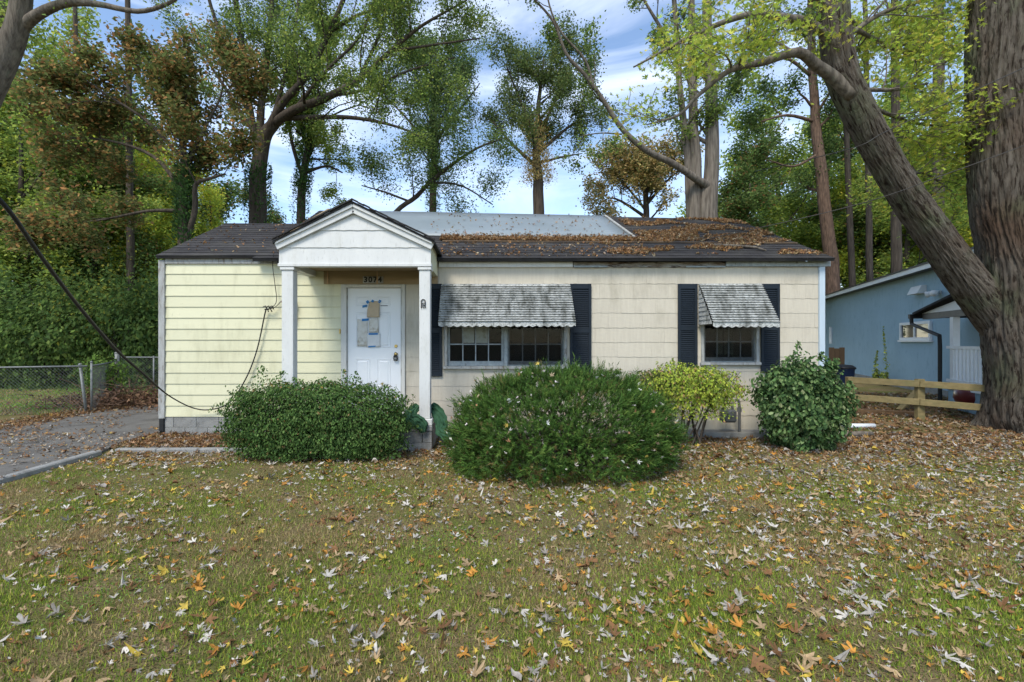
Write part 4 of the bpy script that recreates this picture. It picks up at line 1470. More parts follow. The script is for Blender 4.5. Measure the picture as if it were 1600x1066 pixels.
def grow_tree(name, label, limbs, bark, leaves, palette, weights, leaf=0.11, twig_len=1.0, density=1.6, start=0.25, up=0.25, ratio=0.45,
              levels=3, maxb=2.6, group=None, templates=(DIAMOND,), spread=0.22, ivy=None, seed=1, root=None, droop=0.0, leafjit=0.25, wood_name='trunk'):
    """limbs: list of (points [(px,py,Y,r)...] or 3D, spawn?) ; branches grow off them, leaves sit round the twigs"""
    rnd = random.Random(seed)
    base = W(*limbs[0][0][0][:3])
    if root is None: root = empty(name, (base.x, base.y, 0), label, 'tree', group)
    wood = MB()
    anchors = []

    def rv():
        while True:
            v = Vector((rnd.uniform(-1, 1), rnd.uniform(-1, 1), rnd.uniform(-1, 1)))
            if 0.1 < v.length < 1: return v.normalized()

    def branch(p, d_, L, r, lev):
        n = 5 if lev < levels else 4
        pts, rads = [p.copy()], [r]
        q = p.copy()
        for i in range(n):
            d_ = (d_ + rv() * 0.22 + Vector((0, 0, up * 0.18 - droop * 0.2 * (i / n)))).normalized()
            q = q + d_ * (L / n)
            pts.append(q.copy()); rads.append(max(0.006, r * (1 - 0.8 * (i + 1) / n)))
        wood.tube(pts, rads, 6 if lev == 1 else (4 if lev == 2 else 3), cap=False)
        if lev >= levels - 1:
            for i in range(1, n + 1):
                anchors.append(pts[i])
                if lev == levels: anchors.append(pts[i].lerp(pts[i - 1], 0.5))
        if lev < levels:
            m = max(3, int(L * density * (3.0 if lev > 1 else 2.0)))
            for k in range(m):
                s = 0.25 + 0.75 * (k + rnd.random()) / m
                f = s * n; i = min(int(f), n - 1)
                pp = pts[i].lerp(pts[i + 1], f - i)
                t = (pts[i + 1] - pts[i]).normalized()
                pr = rv(); pr = (pr - t * pr.dot(t)).normalized()
                a = math.radians(rnd.uniform(30, 65))
                dd = (t * math.cos(a) + pr * math.sin(a) + Vector((0, 0, up * 0.5))).normalized()
                branch(pp, dd, max(0.35, L * ratio * rnd.uniform(0.7, 1.3) * (1.15 - 0.4 * s)), max(0.008, rads[i] * 0.6), lev + 1)

    for pts, spawn in limbs:
        P = smooth_path([W(p[0], p[1], p[2]) for p in pts], 4)
        R_ = np.interp(np.linspace(0, 1, len(P)), np.linspace(0, 1, len(pts)), [p[3] * 0.76 for p in pts])
        wob = [p + Vector((noise.noise(p * 0.7), noise.noise(p * 0.7 + Vector((9, 0, 0))), 0)) * min(0.06, 0.3 * R_[i]) for i, p in enumerate(P)]
        wood.tube(wob, R_, 12)
        if spawn:
            L = polylen(P)
            m = max(2, int(L * density * spawn))
            for k in range(m):
                s = start + (1 - start) * (k + rnd.random()) / m
                f = s * (len(P) - 1); i = min(int(f), len(P) - 2)
                pp = P[i].lerp(P[i + 1], f - i)
                t = (P[i + 1] - P[i]).normalized()
                pr = rv(); pr = (pr - t * pr.dot(t)).normalized()
                a = math.radians(rnd.uniform(40, 75))
                dd = (t * math.cos(a) + pr * math.sin(a) + Vector((0, 0, up))).normalized()
                branch(pp, dd, maxb * rnd.uniform(0.5, 1.0) * (1.15 - 0.6 * s), max(0.015, R_[i] * 0.38), 1)
    wood.build(wood_name, bark, root, smooth=True, recalc=False)
    if anchors and leaves:
        A_ = np.array([tuple(a) for a in anchors], dtype=np.float32)
        # leaves come in clumps round a subset of the twig points
        w = RNG.gamma(1.2, 1.0, len(A_)); w /= w.sum()
        idx = RNG.choice(len(A_), leaves, p=w)
        pos = A_[idx] + RNG.normal(0, spread, (leaves, 3)).astype(np.float32)
        pos[:, 2] -= droop * 0.1
        R3 = euler_mats(RNG.uniform(-1.0, 1.0, leaves), RNG.uniform(-1.0, 1.0, leaves), RNG.uniform(0, 6.28, leaves))
        clump = RNG.uniform(0.75, 1.25, len(A_))[idx][:, None].astype(np.float32)
        cols = np.minimum(pick_cols(palette, weights, leaves, leafjit) * clump * 1.5, 0.75)
        v, f, c = scatter(pos, R3, (leaf * RNG.uniform(0.6, 1.3, leaves)).astype(np.float32), cols, templates)
        np_mesh('crown', v, f, M['leaf'], root, c)
    if ivy:
        ivy = (int(ivy[0] * 0.9),) + tuple(ivy[1:])
        # ivy leaves clothing the lower trunk
        n, f0, f1, rad, pal, wts = ivy
        P = smooth_path([W(p[0], p[1], p[2]) for p in limbs[0][0]], 4)
        R_ = np.interp(np.linspace(0, 1, len(P)), np.linspace(0, 1, len(limbs[0][0])), [p[3] for p in limbs[0][0]])
        t = RNG.uniform(f0, f1, n)
        ii = t * (len(P) - 1)
        PA = np.array([tuple(p) for p in P])
        cpos = np.stack([np.interp(ii, np.arange(len(P)), PA[:, k]) for k in range(3)], 1)
        rr = np.interp(ii, np.arange(len(P)), R_)
        a = RNG.uniform(0, 6.28, n)
        bump = np.array([0.5 + 0.9 * abs(noise.noise(Vector((t_ * 11, a_ * 0.9, seed)))) for t_, a_ in zip(t, a)])
        rad_ = rr + rad * bump * RNG.uniform(0.2, 1, n)
        pos = cpos + np.stack([np.cos(a) * rad_, np.sin(a) * rad_, RNG.normal(0, 0.1, n)], 1)
        R3 = euler_mats(RNG.uniform(0.2, 1.4, n), RNG.uniform(-0.8, 0.8, n), a - 1.57)
        v, f, c = scatter(pos.astype(np.float32), R3, (0.10 * RNG.uniform(0.6, 1.3, n)).astype(np.float32), pick_cols(pal, wts, n) * 1.7, (DIAMOND,))
        np_mesh('ivy', v, f, M['leaf'], root, c)
    return root


G_DARK = [(0.075, 0.115, 0.035), (0.10, 0.15, 0.042), (0.13, 0.175, 0.05), (0.05, 0.085, 0.03)]
G_LIGHT = [(0.17, 0.235, 0.05), (0.23, 0.29, 0.06), (0.30, 0.33, 0.08), (0.12, 0.18, 0.045)]
G_YEL = [(0.36, 0.38, 0.05), (0.48, 0.42, 0.055), (0.23, 0.30, 0.05), (0.54, 0.40, 0.055)]
RUST = [(0.20, 0.11, 0.045), (0.27, 0.15, 0.055), (0.14, 0.13, 0.045), (0.10, 0.125, 0.04), (0.30, 0.19, 0.07)]
TAN = [(0.36, 0.27, 0.12), (0.28, 0.21, 0.09), (0.12, 0.14, 0.05), (0.43, 0.33, 0.13)]
IVYP = [(0.035, 0.07, 0.022), (0.05, 0.10, 0.03), (0.025, 0.05, 0.018)]

# limb of a near tree in the upper left corner
grow_tree('large_oak', 'near tree with a mossy limb reaching in at the upper left corner',
          [([(-150, 500, 9.5, 0.42), (-60, 250, 9.4, 0.36), (0, 105, 9.3, 0.30), (30, 30, 9.2, 0.24), (40, -60, 9.1, 0.2)], 0.0),
           ([(20, 60, 9.3, 0.17), (50, 30, 9.2, 0.13), (100, 6, 9.0, 0.10), (150, 6, 8.9, 0.07), (215, 18, 8.8, 0.055), (262, 6, 8.7, 0.045), (300, -20, 8.6, 0.03)], 0.5),
           ([(-40, 210, 9.4, 0.15), (-20, 100, 9.6, 0.12), (20, -40, 9.9, 0.1), (80, -150, 10, 0.06)], 0.6)],
          M['bark'], 6000, G_LIGHT, (3, 3, 1, 2), leaf=0.08, maxb=1.3, density=1.2, seed=3)

# rust coloured oak
grow_tree('rust_oak', 'small oak with rust brown leaves and a dark trunk behind the left roof',
          [([(285, 600, 15, 0.22), (286, 380, 15, 0.20), (288, 300, 15, 0.17), (286, 240, 15, 0.13), (280, 170, 15, 0.09), (275, 100, 15, 0.04)], 1.0),
           ([(288, 385, 15, 0.12), (305, 330, 14.9, 0.11), (306, 290, 14.8, 0.09), (325, 280, 14.7, 0.07), (352, 272, 14.6, 0.04)], 1.0),
           ([(287, 300, 15, 0.1), (240, 245, 15, 0.07), (170, 220, 15, 0.05), (90, 215, 15, 0.03)], 1.6),
           ([(286, 250, 15, 0.09), (230, 190, 14.8, 0.06), (170, 150, 14.6, 0.045), (110, 110, 14.5, 0.03)], 1.6),
           ([(287, 270, 15, 0.09), (320, 200, 15.2, 0.06), (345, 150, 15.3, 0.04), (350, 100, 15.3, 0.03)], 1.2),
           ([(287, 330, 15, 0.1), (230, 330, 14.7, 0.06), (150, 345, 14.5, 0.04), (60, 350, 14.3, 0.03)], 1.2)],
          M['darkbark'], 34000, RUST, (1.3, 1.4, 4, 6, 0.6), leaf=0.135, maxb=2.5, density=1.2, start=0.45, seed=5, spread=0.2,
          ivy=(3500, 0.1, 0.55, 0.22, IVYP, (2, 2, 2)))

# big dark limbed tree behind the left roof
grow_tree('water_oak', 'tall dark limbed oak rising behind the roof left of the porch gable',
          [([(405, 600, 18, 0.50), (403, 330, 18, 0.42), (405, 260, 18, 0.38), (412, 215, 18, 0.33), (430, 190, 18, 0.28)], 0.0),
           ([(402, 230, 18, 0.2), (392, 180, 18, 0.19), (383, 110, 18, 0.17), (374, 40, 18, 0.14), (360, -60, 18, 0.1)], 0.9),
           ([(394, 185, 18, 0.14), (368, 130, 17.7, 0.12), (350, 70, 17.5, 0.1), (330, 10, 17.3, 0.08), (310, -60, 17, 0.06)], 0.9),
           ([(405, 225, 18, 0.2), (410, 150, 18.3, 0.18), (418, 80, 18.5, 0.15), (425, 0, 18.7, 0.12), (428, -80, 18.8, 0.08)], 0.9),
           ([(412, 215, 18, 0.24), (440, 165, 17.8, 0.2), (478, 120, 17.5, 0.16), (515, 50, 17.2, 0.13), (545, -20, 17, 0.1)], 0.8),
           ([(425, 195, 18, 0.24), (460, 172, 17.6, 0.22), (515, 150, 17.2, 0.18), (560, 125, 16.9, 0.15), (610, 80, 16.5, 0.11), (660, 40, 16.2, 0.07), (730, 0, 16, 0.04)], 1.2),
           ([(440, 185, 18, 0.15), (500, 183, 17.5, 0.12), (560, 185, 17.1, 0.09), (620, 198, 16.8, 0.06), (660, 215, 16.6, 0.03)], 1.0),
           ([(560, 125, 16.9, 0.1), (590, 60, 16.9, 0.07), (605, 0, 16.9, 0.05)], 1.0),
           ([(515, 50, 17.2, 0.1), (570, 20, 17, 0.07), (640, 10, 16.8, 0.04)], 1.0),
           ([(425, 190, 18, 0.11), (445, 120, 18.2, 0.09), (462, 40, 18.3, 0.07), (470, -60, 18.3, 0.05)], 0.8),
           ([(460, 172, 17.6, 0.1), (510, 110, 17.3, 0.08), (560, 60, 17.1, 0.06), (590, -10, 17, 0.04)], 0.8),
           ([(515, 150, 17.2, 0.09), (570, 140, 17, 0.07), (640, 110, 16.7, 0.05), (710, 90, 16.5, 0.03)], 0.9),
           ([(398, 210, 18, 0.1), (360, 150, 18, 0.08), (325, 95, 18, 0.06), (300, 40, 18, 0.04)], 0.7),
           ([(610, 80, 16.5, 0.07), (680, 70, 16.3, 0.05), (750, 60, 16.2, 0.03)], 0.9)],
          M['darkbark'], 72000, G_DARK + G_LIGHT[:3], (2, 3, 3, 1, 2, 2, 1), leaf=0.088, maxb=3.2, density=1.0, seed=8, spread=0.2, start=0.15,
          ivy=(2500, 0.0, 0.5, 0.15, IVYP, (2, 2, 2)))

grow_tree('ivy_tree', 'slim ivy wrapped tree with pale green crown just left of the porch gable',
          [([(470, 600, 21, 0.26), (470, 330, 21, 0.25), (475, 270, 21, 0.22), (487, 190, 21, 0.18), (492, 110, 21, 0.12), (500, 20, 21, 0.06)], 1.2),
           ([(474, 280, 21, 0.12), (455, 220, 21, 0.1), (448, 150, 21, 0.06)], 1.0),
           ([(476, 270, 21, 0.1), (510, 260, 21, 0.07), (535, 270, 20.8, 0.04)], 1.2)],
          M['darkbark'], 30000, G_LIGHT, (3, 3, 2, 1), leaf=0.11, spread=0.14, maxb=2.8, density=1.1, seed=10, start=0.4,
          ivy=(5000, 0.1, 0.85, 0.3, IVYP + [(0.08, 0.14, 0.035)], (2, 3, 2, 2)))

grow_tree('ivy_tree', 'straight thin ivy covered trunk rising behind the middle of the roof ridge',
          [([(677, 600, 23, 0.26), (677, 330, 23, 0.24), (677, 250, 23, 0.2), (680, 170, 23, 0.14), (688, 90, 23, 0.06)], 1.6),
           ([(678, 240, 23, 0.1), (640, 190, 23, 0.07), (600, 150, 23, 0.03)], 1.3),
           ([(679, 220, 23, 0.1), (720, 170, 23, 0.07), (750, 130, 23, 0.03)], 1.3),
           ([(678, 200, 23, 0.1), (650, 120, 23.4, 0.07), (640, 90, 23.5, 0.03)], 1.2)],
          M['darkbark'], 30000, [(0.085, 0.13, 0.05), (0.11, 0.16, 0.06), (0.15, 0.20, 0.07)], (2, 2, 1), leaf=0.105, maxb=3.6, density=1.0, seed=12, start=0.42, spread=0.22,
          ivy=(5000, 0.1, 0.9, 0.2, [(0.05, 0.09, 0.03), (0.08, 0.13, 0.04)], (2, 2)))

grow_tree('leaning_tree', 'leaning bare stemmed tree slanting up right behind the roof ridge',
          [([(560, 420, 20, 0.16), (615, 335, 20, 0.14), (650, 308, 20, 0.13), (672, 285, 20, 0.12), (700, 262, 20, 0.1), (745, 232, 20, 0.07), (790, 215, 20, 0.03)], 0.9),
           ([(640, 315, 20, 0.07), (600, 300, 20, 0.05), (565, 290, 20, 0.03)], 1.0),
           ([(672, 285, 20, 0.07), (720, 290, 20, 0.05), (770, 320, 20, 0.03)], 0.8)],
          M['darkbark'], 15000, G_DARK + G_LIGHT[:1], (2, 3, 3, 1, 2), leaf=0.095, spread=0.3, maxb=2.4, density=1.1, seed=14, start=0.3)

grow_tree('vine_tree', 'round crowned tree with tan dried vines on its trunk above the roof centre',
          [([(842, 600, 25, 0.42), (842, 330, 25, 0.40), (840, 270, 25, 0.33), (838, 230, 25, 0.25), (842, 160, 25, 0.15), (850, 90, 25, 0.06)], 1.3),
           ([(838, 260, 25, 0.15), (800, 225, 25, 0.1), (770, 190, 25, 0.05)], 1.5),
           ([(840, 240, 25, 0.15), (880, 205, 25, 0.1), (915, 180, 25, 0.05)], 1.5),
           ([(838, 220, 25, 0.15), (810, 150, 25, 0.09), (790, 100, 25, 0.04)], 1.5),
           ([(840, 220, 25, 0.15), (870, 150, 25, 0.09), (890, 100, 25, 0.04)], 1.5),
           ([(842, 255, 25, 0.1), (880, 245, 25, 0.07), (910, 240, 25, 0.03)], 0.9)],
          M['darkbark'], 40000, [(0.09, 0.13, 0.045), (0.125, 0.165, 0.05), (0.17, 0.185, 0.06), (0.075, 0.105, 0.04)], (2, 3, 1, 2), leaf=0.115, maxb=3.4, density=1.0, seed=16, spread=0.22,
          start=0.5, ivy=(4500, 0.30, 0.72, 0.8, TAN, (3, 3, 1, 1)))

grow_tree('autumn_tree', 'bushy tree with golden tan leaves left of the twin trunk',
          [([(1010, 600, 30, 0.3), (1010, 330, 30, 0.25), (1005, 290, 30, 0.15), (1005, 255, 30, 0.05)], 2.6),
           ([(1010, 340, 30, 0.15), (960, 310, 30, 0.08), (935, 320, 30, 0.04)], 2.6),
           ([(1010, 320, 30, 0.15), (1045, 280, 30, 0.08), (1065, 265, 30, 0.04)], 2.6),
           ([(1010, 330, 30, 0.12), (970, 280, 30, 0.07), (955, 260, 30, 0.04)], 2.0)],
          M['darkbark'], 24000, TAN, (3, 3, 4, 2), leaf=0.17, maxb=3.0, density=1.0, seed=18, start=0.3, spread=0.2)

grow_tree('twin_trunk_tree', 'tall twin trunked tree with a long bare limb arching left behind the roof',
          [([(1108, 600, 17, 0.62), (1106, 330, 17, 0.46), (1110, 280, 17, 0.34), (1112, 200, 17, 0.30), (1110, 120, 17, 0.26), (1106, 40, 17, 0.22), (1102, -100, 17, 0.15)], 0.35),
           ([(1085, 600, 17.1, 0.4), (1086, 330, 17.1, 0.34), (1086, 270, 17.1, 0.26), (1084, 200, 17.1, 0.22), (1082, 100, 17.1, 0.18), (1080, -60, 17.1, 0.12)], 0.35),
           ([(1088, 520, 17.2, 0.2), (1078, 320, 17.2, 0.2), (1072, 220, 17.2, 0.17), (1062, 140, 17.2, 0.14), (1058, 60, 17.2, 0.12), (1050, -40, 17.2, 0.1)], 0.35),
           ([(1114, 306, 17.05, 0.19), (1104, 290, 16.85, 0.19), (1085, 278, 16.7, 0.17), (1050, 255, 16.5, 0.15), (1010, 235, 16.3, 0.14), (975, 205, 16.1, 0.12), (945, 160, 15.9, 0.1),
             (915, 118, 15.7, 0.085), (885, 85, 15.5, 0.07), (865, 35, 15.3, 0.055), (835, 0, 15.1, 0.04), (800, -30, 15, 0.03)], 0.25),
           ([(928, 140, 15.8, 0.07), (915, 95, 15.6, 0.055), (880, 55, 15.4, 0.045), (862, 20, 15.2, 0.04), (850, -30, 15, 0.03)], 0.3),
           ([(1060, 90, 17.2, 0.1), (1030, 40, 17, 0.08), (1000, -10, 16.8, 0.05)], 0.3),
           ([(972, 210, 16.1, 0.04), (940, 208, 16, 0.03), (910, 212, 15.9, 0.02)], 0.4)],
          M['bark'], 12000, G_DARK + G_LIGHT[:2], (2, 2, 2, 1, 2, 2), leaf=0.10, maxb=2.0, density=1.2, seed=20, spread=0.14, start=0.35)

grow_tree('pine_tree', 'slim red brown pine trunk beyond the right end of the roof',
          [([(1305, 640, 27.00, 0.512), (1300, 430, 27.00, 0.483), (1294, 370, 27.00, 0.441), (1282, 260, 27.00, 0.384), (1273, 170, 27.00, 0.313), (1268, 60, 27.00, 0.256), (1265, -60, 27.00, 0.199)], 0.7),
           ([(1274, 190, 27.00, 0.142), (1230, 180, 26.72, 0.099), (1190, 190, 26.43, 0.057)], 1.5),
           ([(1280, 240, 27.00, 0.114), (1240, 260, 26.72, 0.071), (1200, 250, 26.43, 0.043)], 1.5),
           ([(1270, 120, 27.00, 0.142), (1220, 90, 26.72, 0.099), (1150, 120, 26.43, 0.057)], 1.5)],
          M['pinebark'], 22000, G_DARK, (3, 3, 1, 2), leaf=0.15, maxb=3.4, density=0.8, seed=22, spread=0.25, start=0.4)

# ------------------------------------------------------------------ woods behind: individual trees, one prototype per kind copied
def copy_tree(src, loc, rz, sc, label):
    r = src.copy(); COL.objects.link(r)
    r.location = loc; r.rotation_euler = (0, 0, rz); r.scale = (sc, sc, sc)
    r['label'] = label
    for ch in list(src.children):
        c = ch.copy(); COL.objects.link(c); c.parent = r
    return r


def wood_proto(seed, pal, wts, h_px, label, first):
    px, Y = first
    u = 720 / Y
    def q(dx, z, r): return (px + dx * u, CY + (H - z) * u, Y, r)
    return grow_tree('woodland_tree', label,
                     [([q(0, -0.1, 0.24), q(0.1, 3, 0.21), q(-0.1, 6, 0.17), q(0.1, 9, 0.13), q(0, 13, 0.05)], 1.3),
                      ([q(0, 5, 0.09), q(1.2, 6.4, 0.06), q(2.4, 7.2, 0.03)], 1.4),
                      ([q(0, 6, 0.09), q(-1.3, 7.2, 0.06), q(-2.6, 7.8, 0.03)], 1.4),
                      ([q(0, 3.2, 0.07), q(-1.1, 4.2, 0.05), q(-2.2, 4.6, 0.03)], 1.4),
                      ([q(0, 8, 0.08), q(1.2, 9.6, 0.05), q(1.9, 11, 0.03)], 1.2)],
                     M['darkbark'], 30000, pal, wts, leaf=0.17, maxb=3.2, density=0.9, seed=seed, start=0.12, spread=0.3, group='woods behind the houses')


protos = [
    wood_proto(31, G_LIGHT + G_YEL[:1], (3, 3, 1, 3, 1), 0, 'bright green woodland tree at the far left edge behind the side lawn', (30, 21)),
    wood_proto(32, G_DARK + RUST[:1], (3, 3, 2, 2, 1), 0, 'dark green woodland tree left of the rust oak', (150, 24)),
    wood_proto(33, G_YEL, (2, 1, 4, 0.6), 0, 'yellow green woodland tree showing under the rust oak', (235, 27)),
]
spots = [  # proto, px, Y, scale, label
    (1, -60, 22, 1.1, 'dark woodland tree cut by the left edge of the photo'),
    (0, 90, 27, 1.15, 'green woodland tree far behind the left fence'),
    (2, 330, 30, 0.85, 'yellow green woodland tree behind the dark limbed oak'),
    (0, 200, 34, 1.2, 'distant pale green woodland tree above the yellow one at left'),
    (1, 400, 36, 1.0, 'distant dark woodland tree left of the slim ivy tree'),
    (0, 520, 33, 0.62, 'low green woodland tree peeking over the ridge beside the porch gable'),
    (1, 1165, 27, 0.95, 'dark woodland tree just right of the twin trunk'),
    (0, 1215, 32, 1.15, 'green woodland tree between the twin trunk and the pine'),
    (1, 1330, 31, 1.15, 'dark woodland tree right of the red brown pine'),
    (2, 1365, 30, 1.0, 'yellow leaved woodland tree above the blue house roof'),
    (0, 1420, 27, 1.1, 'green woodland tree behind the leaning maple limb'),
    (2, 1480, 29, 1.1, 'golden woodland tree left of the big maple trunk'),
    (1, 1540, 31, 1.2, 'dark woodland tree hidden behind the big maple trunk'),
    (0, 1270, 38, 1.25, 'distant pale woodland tree behind the pine'),
    (1, 1460, 40, 1.3, 'distant dark woodland tree between the maple limb and trunk'),
    (1, 1640, 26, 1.1, 'dark woodland tree at the right edge of the photo'),
    (0, 70, 33, 1.75, 'tall airy tree rising over the far left woods'),
    (1, 255, 37, 1.7, 'tall tree far behind the rust oak'),
    (0, 1190, 40, 1.7, 'tall distant tree between the twin trunk and the pine'),
    (0, 1385, 35, 1.65, 'tall distant tree behind the leaning maple limb'),
    (2, 210, 25, 0.9, 'yellow leaved tree low in the woods left of the house'),
    (2, -200, 26, 1.1, 'yellow green woodland tree beyond the left edge'),
]
for i, (k, px, Y, sc, lab) in enumerate(spots):
    p = W(px, 0, Y); copy_tree(protos[k], (p.x, Y, -0.1), i * 1.7 + 0.4, sc, lab)

# dark bare trunks among the right hand woods
def slender_tree(px0, px1, Y, r, label):
    grow_tree('slender_tree', label, [([(px0, 620, Y, r), (px0 * .7 + px1 * .3, 400, Y, r * .9), (px0 * .4 + px1 * .6, 220, Y, r * .75), (px1, 0, Y, r * .6), (px1, -120, Y, r * .4)], 0.3)],
              M['darkbark'], 3000, G_LIGHT, (1, 1, 1, 1), leaf=0.14, maxb=2.2, density=0.8, seed=int(px0), group='tall trunks in the woods')
slender_tree(1402, 1398, 21, 0.30, 'dark straight trunk rising right above the blue house roof')
slender_tree(1362, 1352, 24, 0.22, 'thin dark trunk left of the one over the blue roof')
slender_tree(1462, 1468, 18, 0.34, 'grey trunk standing between the leaning maple limb and its main trunk')
slender_tree(1338, 1312, 27, 0.24, 'slightly leaning thin trunk just right of the red brown pine')
slender_tree(205, 200, 22, 0.24, 'pale slim trunk behind the rust oak at left')
slender_tree(120, 118, 26, 0.22, 'slim trunk at the far left behind the side lawn')

# ------------------------------------------------------------------ big silver maple, right
def bark_tube(path, rads, seg, ring, seedv, amp):
    P = smooth_path(path, 12)
    L = polylen(P)
    n = int(L / ring)
    PA = np.array([tuple(p) for p in P])
    cum = np.concatenate([[0], np.cumsum(np.linalg.norm(np.diff(PA, axis=0), axis=1))])
    s = np.linspace(0, cum[-1], n)
    C = np.stack([np.interp(s, cum, PA[:, k]) for k in range(3)], 1)
    R_ = np.interp(s / cum[-1], np.linspace(0, 1, len(rads)), rads)
    T = np.gradient(C, axis=0); T /= np.linalg.norm(T, axis=1)[:, None]
    u = Vector((1, 0, 0)); V = np.zeros((n, seg, 3), dtype=np.float32)
    BA = np.zeros((n, seg, 3), dtype=np.float32)
    for i in range(n):
        t = Vector(T[i]); u = (u - t * u.dot(t)).normalized(); w = t.cross(u)
        for k in range(seg):
            a = 2 * math.pi * k / seg
            dx, dy = math.cos(a), math.sin(a)
            q = Vector((dx * 9.0, dy * 9.0, s[i] * 0.75 + seedv))
            warp = noise.noise(Vector((dx * 1.5, dy * 1.5, s[i] * 0.8 + seedv)))
            q.x += warp * 2.0; q.y -= warp * 2.0
            ridge = 1 - 2.0 * abs(noise.noise(q * 1.25))
            fine = 1 - 2.0 * abs(noise.noise(Vector((q.x * 2.3, q.y * 2.3, s[i] * 3.0 + seedv))))
            lump = noise.noise(Vector((dx * 1.1, dy * 1.1, s[i] * 0.5 + seedv * 3)))
            r = R_[i] * (1 + 0.07 * lump) + amp * (0.65 * ridge + 0.45 * fine)
            p = Vector(C[i]) + (u * dx + w * dy) * r
            V[i, k] = p
            BA[i, k] = (dx * R_[i] + warp * 0.10, dy * R_[i] - warp * 0.10, s[i])
    idx = np.arange(n * seg).reshape(n, seg)
    nx_ = np.roll(idx, -1, 1)
    f = np.stack([idx[:-1], nx_[:-1], nx_[1:], idx[1:]], -1).reshape(-1, 4)
    return V.reshape(-1, 3), f, BA.reshape(-1, 3)


maple = empty('silver_maple', (10.5, 8.4, 0), 'huge shaggy barked maple with a thick limb leaning left over the fence', 'tree')
v, f, ba = bark_tube([(10.56, 8.4, -0.15), (10.55, 8.4, 0.12), (10.53, 8.4, 0.45), (10.47, 8.4, 1.0), (10.24, 8.4, 2.2), (9.88, 8.4, 4.0), (9.82, 8.4, 6.0), (9.8, 8.4, 8.6)],
                 [1.10, 0.94, 0.80, 0.70, 0.71, 0.74, 0.72, 0.66], 240, 0.04, 2.0, 0.045)
# root flare lobes
ang = np.arctan2(v[:, 1] - 8.4, v[:, 0] - 10.55)
fl_ = np.exp(-np.clip(v[:, 2] + 0.1, 0, 9) / 0.22) * 0.22 * (np.cos(ang * 5 + 0.7) * 0.6 + 0.4 * np.cos(ang * 3))
v[:, 0] += np.cos(ang) * fl_; v[:, 1] += np.sin(ang) * fl_
np_mesh('trunk', v, f, M['maplebark'], maple, ba, smooth=True)
v, f, ba = bark_tube([(10.45, 8.75, 0.6), W(1608, 560, 8.75), W(1560, 500, 8.75), W(1512, 440, 8.65), W(1462, 370, 8.5), W(1417, 306, 8.35), W(1380, 245, 8.2), W(1344, 180, 8.05), W(1316, 118, 7.95), W(1305, 55, 7.9), W(1301, 0, 7.85), W(1296, -160, 7.8)],
                 [0.28, 0.33, 0.315, 0.285, 0.255, 0.24, 0.23, 0.222, 0.214, 0.208, 0.205, 0.18], 150, 0.04, 7.0, 0.026)
np_mesh('leaning_limb', v, f, M['maplebark'], maple, ba, smooth=True)
MAPLE_T = [maple_template(i, 0.35) for i in range(5)]
MP = [(0.25, 0.33, 0.05), (0.34, 0.39, 0.06), (0.43, 0.41, 0.07), (0.17, 0.23, 0.045), (0.52, 0.40, 0.06)]
grow_tree('silver_maple', None,
          [([(1322, 88, 7.84, 0.12), (1292, 58, 7.8, 0.10), (1262, 35, 7.7, 0.09), (1225, 28, 7.6, 0.08), (1180, 22, 7.5, 0.07), (1130, 35, 7.4, 0.055), (1070, 62, 7.3, 0.04), (990, 105, 7.2, 0.015)], 0.9),
           ([(1332, 150, 7.88, 0.15), (1300, 120, 7.85, 0.13), (1275, 103, 7.8, 0.12), (1245, 82, 7.7, 0.10), (1190, 98, 7.6, 0.08), (1140, 110, 7.5, 0.06), (1090, 150, 7.4, 0.04), (1060, 180, 7.35, 0.03), (1010, 195, 7.3, 0.012)], 0.9),
           ([(1345, 140, 8.0, 0.05), (1400, 140, 8.4, 0.04), (1450, 130, 8.8, 0.02)], 1.6),
           ([(1318, 60, 8.0, 0.06), (1380, 20, 8.6, 0.05), (1450, 0, 9.2, 0.03)], 1.6),
           ([(1330, 150, 8.2, 0.05), (1390, 230, 9.5, 0.04), (1450, 300, 10.5, 0.02)], 1.3),
           ([(1310, 10, 8.2, 0.06), (1360, 60, 9.2, 0.04), (1430, 90, 10.2, 0.03)], 1.5),
           ([(1310, 20, 7.8, 0.05), (1240, -20, 7.6, 0.04), (1150, -30, 7.4, 0.02)], 1.4),
           ([(1345, 160, 8.3, 0.05), (1420, 190, 9.0, 0.04), (1490, 200, 9.6, 0.02)], 1.5),
           ([(1320, 40, 8.2, 0.05), (1400, 70, 9.3, 0.04), (1480, 60, 10.0, 0.02)], 1.5),
           ([(1400, 290, 8.3, 0.04), (1440, 270, 9.4, 0.03), (1490, 300, 10.2, 0.02)], 1.3)],
          M['bark'], 15000, MP, (4, 4, 2, 3, 0.6), leaf=0.07, maxb=1.15, density=1.7, seed=41, start=0.2, spread=0.13, templates=MAPLE_T, root=maple, droop=0.8, wood_name='branches',
          ratio=0.5)


